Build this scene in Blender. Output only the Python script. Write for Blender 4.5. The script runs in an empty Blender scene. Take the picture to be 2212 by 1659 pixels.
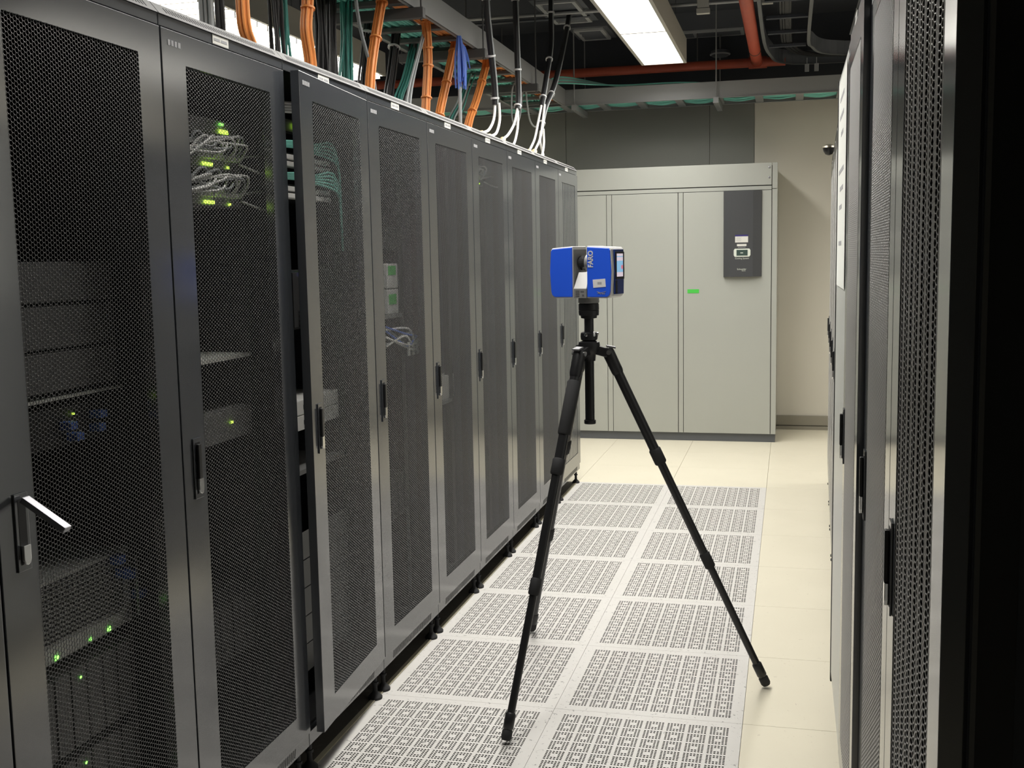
import bpy, bmesh, math, random
import numpy as np
from mathutils import Vector, Matrix

random.seed(7)
S = bpy.context.scene
COL = S.collection
PI = math.pi

# ------------------------------------------------------------------ camera
YAW, PITCH, ROLL = -0.2478, -0.1140, -0.0190
FPX = 2381.55
cy, sy, cp, sp = math.cos(YAW), math.sin(YAW), math.cos(PITCH), math.sin(PITCH)
fwd = Vector((sy * cp, cy * cp, sp)); rgt = Vector((cy, -sy, 0)); upv = rgt.cross(fwd)
cr, sr = math.cos(ROLL), math.sin(ROLL)
r2 = rgt * cr + upv * sr; u2 = -rgt * sr + upv * cr
cam = bpy.data.cameras.new('camera'); cam_o = bpy.data.objects.new('camera', cam); COL.objects.link(cam_o)
M = Matrix((r2, u2, -fwd)).transposed().to_4x4(); M.translation = (0.1312, -6.9765, 1.4631)
cam_o.matrix_world = M
cam.sensor_fit = 'HORIZONTAL'; cam.sensor_width = 36; cam.lens = FPX / 2212 * 36; cam.clip_start = 0.02; cam.clip_end = 60
S.camera = cam_o

# ------------------------------------------------------------------ world, exposure
w = bpy.data.worlds.new('world'); S.world = w; w.use_nodes = True
w.node_tree.nodes['Background'].inputs[0].default_value = (0.55, 0.6, 0.65, 1)
w.node_tree.nodes['Background'].inputs[1].default_value = 0.02
S.cycles.max_bounces = 6; S.cycles.diffuse_bounces = 4; S.cycles.glossy_bounces = 3
S.view_settings.view_transform = 'Standard'; S.view_settings.look = 'None'
S.view_settings.exposure = 0.0; S.view_settings.gamma = 1.0; S.view_settings.use_curve_mapping = False
LAMP_AISLE = 6.0      # glow of the lamp covers over this aisle
LAMP_NEXT = 7.0       # glow of the lamp covers over the next aisle
LAMP_WATT = 20.0      # downward beam of each lamp, watts
LAMP_SPREAD = 150     # its beam angle, degrees (the covers are prismatic, they throw light down)

# ------------------------------------------------------------------ materials
def mat(name, col, rough=0.5, metal=0.0, spec=0.5, noise=0.0, nscale=40, bump=0.0, bscale=200, emit=0.0, coat=0.0, col2=None, ior=1.5):
    m = bpy.data.materials.new(name); m.use_nodes = True
    nt = m.node_tree; b = nt.nodes['Principled BSDF']
    b.inputs['Base Color'].default_value = (*col, 1); b.inputs['Roughness'].default_value = rough
    b.inputs['Metallic'].default_value = metal; b.inputs['Specular IOR Level'].default_value = spec
    b.inputs['Coat Weight'].default_value = coat; b.inputs['IOR'].default_value = ior
    tc = None
    if noise > 0 or bump > 0:
        tc = nt.nodes.new('ShaderNodeTexCoord')
    if noise > 0:
        n = nt.nodes.new('ShaderNodeTexNoise'); n.inputs['Scale'].default_value = nscale; n.inputs['Detail'].default_value = 4
        r = nt.nodes.new('ShaderNodeMix'); r.data_type = 'RGBA'
        c2 = col2 if col2 else tuple(max(0, c * (1 - noise)) for c in col)
        r.inputs[6].default_value = (*col, 1); r.inputs[7].default_value = (*c2, 1)
        nt.links.new(tc.outputs['Object'], n.inputs['Vector']); nt.links.new(n.outputs['Fac'], r.inputs[0])
        nt.links.new(r.outputs[2], b.inputs['Base Color'])
    if bump > 0:
        n2 = nt.nodes.new('ShaderNodeTexNoise'); n2.inputs['Scale'].default_value = bscale; n2.inputs['Detail'].default_value = 2
        bp = nt.nodes.new('ShaderNodeBump'); bp.inputs['Strength'].default_value = bump; bp.inputs['Distance'].default_value = 0.002
        nt.links.new(tc.outputs['Object'], n2.inputs['Vector']); nt.links.new(n2.outputs['Fac'], bp.inputs['Height'])
        nt.links.new(bp.outputs['Normal'], b.inputs['Normal'])
    if emit > 0:
        b.inputs['Emission Color'].default_value = (*col, 1); b.inputs['Emission Strength'].default_value = emit
    return m

def speckle_mat(name, base, fleck, amount, scale, rough):
    m = bpy.data.materials.new(name); m.use_nodes = True; nt = m.node_tree; b = nt.nodes['Principled BSDF']
    b.inputs['Roughness'].default_value = rough
    tc = nt.nodes.new('ShaderNodeTexCoord'); geo = nt.nodes.new('ShaderNodeNewGeometry')
    n = nt.nodes.new('ShaderNodeTexNoise'); n.inputs['Scale'].default_value = scale; n.inputs['Detail'].default_value = 3
    n.inputs['Distortion'].default_value = 1.2
    rp = nt.nodes.new('ShaderNodeValToRGB'); rp.color_ramp.elements[0].position = amount; rp.color_ramp.elements[1].position = amount + 0.07
    rp.color_ramp.elements[0].color = (0, 0, 0, 1); rp.color_ramp.elements[1].color = (1, 1, 1, 1)
    n2 = nt.nodes.new('ShaderNodeTexNoise'); n2.inputs['Scale'].default_value = 3.0; n2.inputs['Detail'].default_value = 3
    mx = nt.nodes.new('ShaderNodeMix'); mx.data_type = 'RGBA'
    mx.inputs[6].default_value = (*base, 1); mx.inputs[7].default_value = (*fleck, 1)
    m2 = nt.nodes.new('ShaderNodeMix'); m2.data_type = 'RGBA'; m2.blend_type = 'MULTIPLY'
    m2.inputs[7].default_value = (0.90, 0.90, 0.89, 1)
    nt.links.new(geo.outputs['Position'], n.inputs['Vector']); nt.links.new(geo.outputs['Position'], n2.inputs['Vector'])
    nt.links.new(n.outputs['Fac'], rp.inputs[0]); nt.links.new(rp.outputs[0], mx.inputs[0])
    nt.links.new(mx.outputs[2], m2.inputs[6]); nt.links.new(n2.outputs['Fac'], m2.inputs[0])
    nt.links.new(m2.outputs[2], b.inputs['Base Color'])
    return m

MT = dict(
    paint=mat('rack_paint', (0.054, 0.059, 0.067), 0.17, spec=0.5, ior=2.25),
    meshp=mat('rack_mesh_paint', (0.075, 0.076, 0.077), 0.25, spec=0.5, ior=1.6),
    meshl=mat('pale_mesh_grazing_light', (0.46, 0.45, 0.43), 0.22, spec=0.5, ior=1.9),  # silvery mesh, its colour raised to include grazing-light brightness on the right row
    inner=mat('rack_interior', (0.012, 0.012, 0.013), 0.6),
    side=mat('side_panel_black', (0.045, 0.048, 0.056), 0.55, spec=0.25, bump=0.05, bscale=700),
    cap=mat('top_cap_grey', (0.10, 0.10, 0.097), 0.5),
    black=mat('black_plastic', (0.012, 0.012, 0.013), 0.4),
    rubber=mat('black_rubber', (0.02, 0.02, 0.021), 0.75),
    chrome=mat('chrome', (0.75, 0.75, 0.75), 0.18, metal=1.0),
    steel=mat('brushed_steel', (0.36, 0.36, 0.38), 0.45, metal=1.0),
    white=mat('white_plastic', (0.78, 0.77, 0.74), 0.45),
    paper=mat('white_paper', (0.80, 0.81, 0.76), 0.8),
    tagw=mat('label_paper', (0.72, 0.71, 0.66), 0.6),
    print=mat('dark_print', (0.10, 0.10, 0.11), 0.8),
    fade=mat('faded_print', (0.38, 0.38, 0.39), 0.7),
    floor=speckle_mat('beige_floor', (0.84, 0.785, 0.635), (0.66, 0.60, 0.48), 0.68, 60, 0.34),
    perf=speckle_mat('grey_white_floor', (0.74, 0.72, 0.69), (0.30, 0.29, 0.28), 0.64, 75, 0.42),
    dfloor=speckle_mat('dark_subfloor', (0.13, 0.118, 0.10), (0.16, 0.15, 0.13), 0.6, 30, 0.7),
    plenum=mat('plenum', (0.11, 0.105, 0.095), 0.9),
    strip=mat('edge_strip', (0.75, 0.70, 0.52), 0.5),
    ac=mat('cooler_paint', (0.41, 0.42, 0.385), 0.45, noise=0.05, nscale=3),
    ackick=mat('cooler_kick', (0.105, 0.112, 0.122), 0.5),
    acdark=mat('cooler_panel', (0.058, 0.060, 0.064), 0.42),
    wallb=mat('beige_wall', (0.66, 0.63, 0.55), 0.75, noise=0.06, nscale=2),
    walld=mat('dark_wall_panel', (0.235, 0.238, 0.218), 0.6, noise=0.06, nscale=2),
    base=mat('baseboard', (0.27, 0.25, 0.20), 0.6),
    ceil=mat('dark_ceiling', (0.055, 0.060, 0.074), 0.85, noise=0.3, nscale=4),
    duct=mat('dark_duct', (0.11, 0.117, 0.135), 0.6),
    frame=mat('vent_frame', (0.42, 0.43, 0.44), 0.5),
    tray=mat('tray_grey', (0.27, 0.275, 0.275), 0.5),
    rung=mat('tray_rung', (0.10, 0.10, 0.10), 0.5),
    lamph=mat('lamp_housing', (0.48, 0.46, 0.41), 0.5),
    red=mat('red_pipe', (0.58, 0.11, 0.06), 0.38, noise=0.2, nscale=12),
    orange=mat('orange_cable', (0.80, 0.29, 0.075), 0.5),
    teal=mat('teal_cable', (0.22, 0.66, 0.56), 0.5),
    dteal=mat('dark_teal_cable', (0.06, 0.28, 0.24), 0.5),
    bluec=mat('blue_cable', (0.09, 0.18, 0.60), 0.5),
    blackc=mat('black_cable', (0.02, 0.02, 0.022), 0.45),
    greyc=mat('grey_cable', (0.34, 0.36, 0.365), 0.5),
    whitec=mat('white_cable', (0.90, 0.89, 0.86), 0.5),
    equipm=mat('equipment_mid', (0.60, 0.60, 0.57), 0.5),
    sticker=mat('white_sticker', (0.93, 0.92, 0.90), 0.5),
    cream=mat('cream_connector', (0.72, 0.62, 0.40), 0.5),
    tie=mat('white_tie', (0.7, 0.7, 0.7), 0.5),
    fblue=mat('scanner_blue', (0.028, 0.135, 0.95), 0.34),
    dblue=mat('scanner_dark_blue', (0.02, 0.045, 0.20), 0.4),
    fgrey=mat('scanner_grey', (0.26, 0.26, 0.255), 0.42),
    lens=mat('scanner_mirror', (0.03, 0.03, 0.032), 0.12),
    carbon=mat('carbon_tube', (0.022, 0.022, 0.023), 0.32, noise=0.4, nscale=120),
    foam=mat('foam_grip', (0.028, 0.028, 0.029), 0.85),
    equip=mat('equipment_grey', (0.22, 0.22, 0.215), 0.5),
    equipl=mat('equipment_light', (0.80, 0.80, 0.75), 0.5),
    blank=mat('blank_panel_grey', (0.19, 0.19, 0.185), 0.5),
    equipd=mat('equipment_dark', (0.15, 0.15, 0.15), 0.5),
    flange=mat('ladder_flange', (0.13, 0.135, 0.14), 0.5),
    green=mat('green_sticker', (0.07, 0.55, 0.07), 0.5),
    navy=mat('navy_print', (0.03, 0.02, 0.16), 0.6),
    lcd=mat('lcd', (0.055, 0.085, 0.075), 0.25),
    lcdframe=mat('lcd_frame', (0.70, 0.74, 0.66), 0.45),
    ledg=mat('led_green', (0.25, 1.0, 0.12), 0.5, emit=3.0),
    ledy=mat('led_lime', (0.55, 1.0, 0.08), 0.5, emit=3.0),
    ledb=mat('led_blue', (0.3, 0.3, 1.0), 0.5, emit=1.0),
    dome=mat('dome_metal', (0.5, 0.46, 0.36), 0.3, metal=0.8),
    panel=mat('pale_panel', (0.50, 0.51, 0.49), 0.30),
    scr_p=mat('screen_pink', (0.85, 0.72, 0.82), 0.3, emit=0.55),
    scr_b=mat('screen_blue', (0.30, 0.60, 0.90), 0.3, emit=0.55),
    scr_r=mat('screen_red', (0.85, 0.22, 0.28), 0.3, emit=0.5),
)
MT['lamp'] = mat('lamp_diffuser', (1.0, 0.97, 0.90), 0.5, emit=LAMP_AISLE)
MT['lamp2'] = mat('lamp_diffuser_next', (1.0, 0.98, 0.94), 0.5, emit=LAMP_NEXT)

# ------------------------------------------------------------------ mesh helpers
class MB:
    def __init__(s): s.v = []; s.f = []
    def add(s, vs, fs):
        o = len(s.v); s.v += [tuple(p) for p in vs]; s.f += [tuple(i + o for i in f) for f in fs]; return s
    def box(s, x0, x1, y0, y1, z0, z1):
        vs = [(x, y, z) for x in (x0, x1) for y in (y0, y1) for z in (z0, z1)]
        return s.add(vs, [(0, 1, 3, 2), (4, 6, 7, 5), (0, 4, 5, 1), (2, 3, 7, 6), (0, 2, 6, 4), (1, 5, 7, 3)])
    def beam(s, a, b, w, h, up=(0, 0, 1)):
        a = Vector(a); b = Vector(b); d = (b - a).normalized(); u = Vector(up)
        if abs(d.dot(u)) > 0.98: u = Vector((1, 0, 0))
        r = d.cross(u).normalized(); u = r.cross(d)
        vs = [p + r * i * w / 2 + u * j * h / 2 for p in (a, b) for i in (-1, 1) for j in (-1, 1)]
        return s.add(vs, [(0, 1, 3, 2), (4, 6, 7, 5), (0, 4, 5, 1), (2, 3, 7, 6), (0, 2, 6, 4), (1, 5, 7, 3)])
    def tube(s, pts, rad, n=8, cap=True):
        pts = [Vector(p) for p in pts]; k = len(pts)
        rads = rad if isinstance(rad, (list, tuple)) else [rad] * k
        rings = []; prev = None
        for i, p in enumerate(pts):
            d = (pts[min(i + 1, k - 1)] - pts[max(i - 1, 0)]).normalized()
            if prev is None:
                a = Vector((0, 0, 1)) if abs(d.z) < 0.9 else Vector((1, 0, 0)); r = d.cross(a).normalized()
            else:
                r = (prev - d * prev.dot(d)).normalized()
            prev = r; u = d.cross(r)
            rings.append([p + (r * math.cos(2 * PI * j / n) + u * math.sin(2 * PI * j / n)) * rads[i] for j in range(n)])
        vs = [q for ring in rings for q in ring]; fs = []
        for i in range(k - 1):
            for j in range(n):
                a = i * n + j; b = i * n + (j + 1) % n; fs.append((a, b, b + n, a + n))
        if cap: fs.append(tuple(range(n - 1, -1, -1))); fs.append(tuple((k - 1) * n + j for j in range(n)))
        return s.add(vs, fs)
    def lathe(s, prof, c=(0, 0, 0), n=20):
        vs = []; fs = []; k = len(prof)
        for r, z in prof:
            for j in range(n):
                a = 2 * PI * j / n; vs.append((c[0] + r * math.cos(a), c[1] + r * math.sin(a), c[2] + z))
        for i in range(k - 1):
            for j in range(n):
                a = i * n + j; b = i * n + (j + 1) % n; fs.append((a, b, b + n, a + n))
        fs.append(tuple(range(n - 1, -1, -1))); fs.append(tuple((k - 1) * n + j for j in range(n)))
        return s.add(vs, fs)
    def prism(s, poly, z0, z1):
        n = len(poly); vs = [(x, y, z0) for x, y in poly] + [(x, y, z1) for x, y in poly]
        fs = [tuple(range(n - 1, -1, -1)), tuple(range(n, 2 * n))] + [(i, (i + 1) % n, n + (i + 1) % n, n + i) for i in range(n)]
        return s.add(vs, fs)
    def data(s, name, m, bevel=0.0, smooth=False):
        me = bpy.data.meshes.new(name); me.from_pydata(s.v, [], s.f)
        if isinstance(m, (list, tuple)):
            for q in m: me.materials.append(MT[q])
        else: me.materials.append(MT[m])
        bm = bmesh.new(); bm.from_mesh(me)
        bmesh.ops.recalc_face_normals(bm, faces=bm.faces)
        if bevel > 0:
            es = [e for e in bm.edges if len(e.link_faces) == 2 and e.calc_face_angle(0) > 0.6]
            bmesh.ops.bevel(bm, geom=es, offset=bevel, segments=2, profile=0.6, affect='EDGES', clamp_overlap=True)
        bm.to_mesh(me); bm.free()
        if smooth:
            me.shade_smooth()
            try: me.set_sharp_from_angle(angle=0.7)
            except Exception: pass
        return me
    def build(s, name, m, parent=None, bevel=0.0, smooth=False, loc=None):
        return link(name, s.data(name, m, bevel, smooth), parent, loc)

def link(name, data, parent=None, loc=None, rotz=0):
    o = bpy.data.objects.new(name, data); COL.objects.link(o)
    if parent is not None: o.parent = parent
    if loc is not None: o.location = loc
    if rotz: o.rotation_euler = (0, 0, rotz)
    return o

def tag(o, label, cat, group=None):
    o['label'] = label; o['category'] = cat
    if group: o['group'] = group
    return o
def thing(name, label, cat, loc=(0, 0, 0), rotz=0, group=None):
    o = link(name, None, None, loc, rotz); o.empty_display_size = 0.05
    return tag(o, label, cat, group)
def struct(o): o['kind'] = 'structure'; return o

def smooth_path(pts, n=6):
    pts = [Vector(p) for p in pts]; out = []
    for i in range(len(pts) - 1):
        p0 = pts[max(i - 1, 0)]; p1 = pts[i]; p2 = pts[i + 1]; p3 = pts[min(i + 2, len(pts) - 1)]
        for k in range(n):
            t = k / n
            out.append(0.5 * ((2 * p1) + (p2 - p0) * t + (2 * p0 - 5 * p1 + 4 * p2 - p3) * t * t + (3 * p1 - p0 - 3 * p2 + p3) * t ** 3))
    out.append(pts[-1]); return out

def text_obj(name, body, size, m, parent, mw, extrude=0.0004, align='CENTER'):
    # lettering as a flat raised mesh
    c = bpy.data.curves.new(name, 'FONT'); c.body = body; c.size = size; c.extrude = extrude
    c.align_x = align; c.offset = 0.03 * size if body == 'FARO' else 0.0; c.align_y = 'CENTER'; c.resolution_u = 3
    t = bpy.data.objects.new('tmp_text', c); COL.objects.link(t)
    dg = bpy.context.evaluated_depsgraph_get(); dg.update()
    me = bpy.data.meshes.new_from_object(t.evaluated_get(dg)); bpy.data.objects.remove(t); bpy.data.curves.remove(c)
    me.name = name; me.materials.clear(); me.materials.append(MT[m])
    o = link(name, me, parent); o.matrix_local = mw
    return o
def basis(xa, ya, za, loc):
    m = Matrix((Vector(xa), Vector(ya), Vector(za))).transposed().to_4x4(); m.translation = loc; return m

# ------------------------------------------------------------------ room shell
RX0, RX1, RY0, RY1, RZ = -4.8, 2.4, -9.0, 2.41, 3.35
floor = struct(MB().box(RX0, RX1, RY0, RY1, -0.45, -0.40).build('floor', 'plenum'))

def perforated_tile_mesh():
    mod, pitch, hole, marg = 0.0665, 0.0098, 0.0062, 0.034
    lines = [0.0005]
    isx = []
    for m in range(8):
        for k in range(6):
            c = marg + m * mod + (mod - 5 * pitch) / 2 + k * pitch
            lines += [c - hole / 2, c + hole / 2]
    lines.append(0.5995)
    L = np.array(lines); n = len(L)                 # strips alternate solid, hole, solid ...
    xs = L; V = [(x, y, 0.0) for x in xs for y in xs]; F = []
    idx = lambda i, j: i * n + j
    holes = []
    for i in range(n - 1):
        for j in range(n - 1):
            hx = i % 2 == 1; hy = j % 2 == 1
            if hx and hy:
                a = ((i - 1) // 2) % 6; b = ((j - 1) // 2) % 6
                if not (a in (2, 3) and b in (2, 3)):
                    holes.append((i, j)); continue
            F.append((idx(i, j), idx(i + 1, j), idx(i + 1, j + 1), idx(i, j + 1)))
    d = -0.012
    for i, j in holes:
        o = len(V)
        q = [idx(i, j), idx(i + 1, j), idx(i + 1, j + 1), idx(i, j + 1)]
        V += [(V[k][0], V[k][1], d) for k in q]
        for k in range(4): F.append((q[k], q[(k + 1) % 4], o + (k + 1) % 4, o + k))
    # outer rim
    c = [idx(0, 0), idx(n - 1, 0), idx(n - 1, n - 1), idx(0, n - 1)]; o = len(V)
    V += [(V[k][0], V[k][1], -0.03) for k in c]
    for k in range(4): F.append((c[k], o + k, o + (k + 1) % 4, c[(k + 1) % 4]))
    me = bpy.data.meshes.new('perforated_tile'); me.from_pydata(V, [], F); me.materials.append(MT['perf']); me.materials.append(MT['plenum']); me.update()
    nw = 4 * len(holes); n0 = len(F) - 4 - nw
    for k in range(n0, n0 + nw): me.polygons[k].material_index = 1
    return me
PT = perforated_tile_mesh()
BT = MB().box(0.0008, 0.5992, 0.0008, 0.5992, -0.03, 0.0).data('floor_tile', 'floor', bevel=0.0008)
DT = MB().box(0.0008, 0.5992, 0.0008, 0.5992, -0.03, 0.0).data('dark_tile', 'dfloor', bevel=0.0008)
for i in range(12):
    for j in range(19):
        x = RX0 + i * 0.6; y = RY0 + j * 0.6
        if -1.25 < x < -0.05 and -6.7 < y < -0.05: link('perforated_tile', PT, floor, (x, y, 0))
        elif -2.45 < x < -1.25 and -6.7 < y < -0.05: link('dark_tile', DT, floor, (x, y, 0))
        else: link('floor_tile', BT, floor, (x, y, 0))
t = MB().box(-1.217, -1.2005, -6.6, 0.0, -0.004, 0.003).build('trim_1', 'strip'); struct(t)

struct(MB().box(RX0, RX1, RY0, RY1, RZ, RZ + 0.1).build('ceiling', 'ceil'))
struct(MB().box(RX0 - 0.1, RX0, RY0, RY1, -0.45, RZ).build('wall_left', 'walld'))
struct(MB().box(RX1, RX1 + 0.1, RY0, RY1, -0.45, RZ).build('wall_right', 'wallb'))
struct(MB().box(RX0, RX1, RY0 - 0.1, RY0, -0.45, RZ).build('wall_front', 'walld'))
wb = struct(MB().box(RX0, RX1, RY1 + 0.012, RY1 + 0.12, -0.45, RZ).build('wall_back', 'wallb'))
MB().box(-0.16, RX1, RY1, RY1 + 0.012, 0.0, 2.72).build('wall_panel', 'wallb', wb)
xs = [-0.163, -0.525, -1.73, -2.94, -4.15, RX0]
for a, b in zip(xs[:-1], xs[1:]):
    MB().box(b + 0.004, a, RY1 - 0.004, RY1 + 0.012, 0.0, 2.72).build('dark_wall_panel', 'walld', wb, bevel=0.001)
MB().box(RX0, RX1, RY1 - 0.004, RY1 + 0.012, 2.724, RZ).build('upper_wall_panel', 'ceil', wb)
struct(MB().box(0.0, RX1, RY1 - 0.02, RY1 - 0.0005, 0.035, 0.115).add(
    [(0, RY1 - 0.03, 0), (RX1, RY1 - 0.03, 0), (RX1, RY1 - 0.03, 0.028), (0, RY1 - 0.03, 0.028), (0, RY1 - 0.0005, 0), (RX1, RY1 - 0.0005, 0), (RX1, RY1 - 0.0005, 0.028), (0, RY1 - 0.0005, 0.028)],
    [(0, 1, 2, 3), (3, 2, 6, 7), (0, 4, 5, 1), (0, 3, 7, 4), (1, 5, 6, 2), (4, 7, 6, 5)]).build('baseboard_back', 'base', bevel=0.002))

# ------------------------------------------------------------------ ceiling lamps
def lamp(y0, label, x0, x1, z, group, mm, louvre=False):
    xc = (x0 + x1) / 2; yc = y0 + 0.6
    L = thing('ceiling_light', label, 'ceiling light', (xc, yc, z), 0, group)
    hw = (x1 - x0) / 2 + 0.022
    h = MB().box(-hw, hw, -0.6, 0.6, 0.012, 0.17); h.build('housing', 'lamph', L, bevel=0.004)
    f = MB()
    f.box(-hw, -hw + 0.022, -0.6, 0.6, -0.004, 0.012); f.box(hw - 0.022, hw, -0.6, 0.6, -0.004, 0.012)
    f.box(-hw + 0.022, hw - 0.022, -0.6, -0.5885, -0.004, 0.012); f.box(-hw + 0.022, hw - 0.022, 0.5885, 0.6, -0.004, 0.012)
    f.build('frame', 'lamph', L)
    iw = hw - 0.0225
    for a, b in ((-iw, -0.003), (0.003, iw)):
        MB().box(a, b, -0.588, 0.588, 0.0, 0.0115).build('diffuser', mm, L)
    if louvre:
        for k in range(9):
            yy = -0.53 + k * 0.1325
            MB().box(-iw, iw, yy - 0.006, yy + 0.006, -0.034, -0.0005).build('louvre_slat', 'lamph', L)
    ld = bpy.data.lights.new('lamp_tube_light', 'AREA'); ld.shape = 'RECTANGLE'; ld.size = iw - 0.005; ld.size_y = 1.17
    ld.energy = LAMP_WATT / 2; ld.color = (1.0, 0.975, 0.925); ld.spread = math.radians(LAMP_SPREAD)
    for hx in (-0.5, 0.5): link('lamp_tube_light', ld, L, (hx * (iw + 0.003), 0, -0.0003))
    for sx in (-0.1, 0.1):
        for syy in (-0.45, 0.45):
            MB().tube([(sx, syy, 0.17), (sx, syy, RZ - z)], 0.003, 6).build('suspension_rod', 'duct', L)
    return L
names = ['far end lamp over the aisle, nearest the cooling unit', 'second lamp over the aisle, counted from the cooling unit',
         'third lamp over the aisle, counted from the cooling unit', 'fourth lamp over the aisle, counted from the cooling unit',
         'fifth lamp over the aisle, counted from the cooling unit']
for k in range(5):
    lamp(0.18 - 1.2 * k, 'bright white ceiling panel, ' + names[k], -0.925, -0.64, 2.86, 'ceiling lamps over the aisle', 'lamp')
nn = ['farthest', 'second farthest', 'third farthest', 'fourth farthest', 'fifth farthest']
for k in range(2):  # added lamps, out of view, placed to brighten the far wall
    lamp(-0.20 - 1.2 * k, 'added white fill lamp out of view behind the right row, %s' % ('far one', 'near one')[k], 1.72, 2.0, 2.86, 'added fill lamps behind the right row', 'lamp')
for k in range(5):
    lamp(-0.05 - 1.2 * k, 'louvred white lamp behind the dropped cables, %s of its row' % nn[k], -3.19, -2.89, 2.86, 'louvred lamps over the next aisle', 'lamp2', True)

# ------------------------------------------------------------------ perforated door sheet (true holes, shared by all doors)
def perf_sheet(w, h, pleat=0.0, period=0.059):
    s = 0.009; cx = s * math.sqrt(3) / 2; R = s / math.sqrt(3); r = R * 0.865; th = 0.0009
    nc = int(w / cx); nr = int(h / s) - 1
    ang = np.arange(6) * PI / 3
    ox = np.cos(ang) * R; oz = np.sin(ang) * R; ix = np.cos(ang) * r; iz = np.sin(ang) * r
    cc = np.array([(c * cx + cx / 2 + (w - nc * cx) / 2, k * s + s / 2 + (s / 2 if c % 2 else 0) + (h - (nr + 0.5) * s) / 2) for c in range(nc) for k in range(nr)])
    N = len(cc)
    V = np.zeros((N, 18, 3))
    V[:, 0:6, 1] = cc[:, 0:1] + ox; V[:, 0:6, 2] = cc[:, 1:2] + oz
    V[:, 6:12, 1] = cc[:, 0:1] + ix; V[:, 6:12, 2] = cc[:, 1:2] + iz
    V[:, 12:18] = V[:, 6:12]; V[:, 12:18, 0] = -th
    if pleat:
        ph = (V[:, :, 1] / period) % 1.0
        V[:, :, 0] -= pleat * np.minimum(ph * 5.0, (1 - ph) * 1.25)
    f = []
    for k in range(6):
        n = (k + 1) % 6
        f.append((k, n, 6 + n, 6 + k)); f.append((6 + k, 6 + n, 12 + n, 12 + k))
    f = np.array(f)
    F = (f[None] + (np.arange(N) * 18)[:, None, None]).reshape(-1, 4)
    V = V.reshape(-1, 3)
    # closing border strips so that the ragged edge meets the door frame
    me = bpy.data.meshes.new('perforated_panel')
    me.vertices.add(len(V)); me.vertices.foreach_set('co', V.ravel().astype(np.float32))
    me.loops.add(F.size); me.loops.foreach_set('vertex_index', F.ravel().astype(np.int32))
    me.polygons.add(len(F)); me.polygons.foreach_set('loop_start', (np.arange(len(F)) * 4).astype(np.int32))
    me.materials.append(MT['meshp']); me.update(calc_edges=True); me.validate()
    return me
DW, DZ0, DZ1 = 0.594, 0.130, 1.970
HX = 0.297                                  # half width
MY0, MY1, MZ0, MZ1 = -0.2, 0.2105, 0.207, 1.901      # mesh opening in rack coordinates
SHEET = perf_sheet(MY1 - MY0 + 0.010, MZ1 - MZ0 + 0.012)
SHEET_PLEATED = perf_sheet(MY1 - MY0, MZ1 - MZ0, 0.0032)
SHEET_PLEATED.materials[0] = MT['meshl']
SHEET_PALE = SHEET.copy(); SHEET_PALE.materials[0] = MT['meshl']

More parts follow.
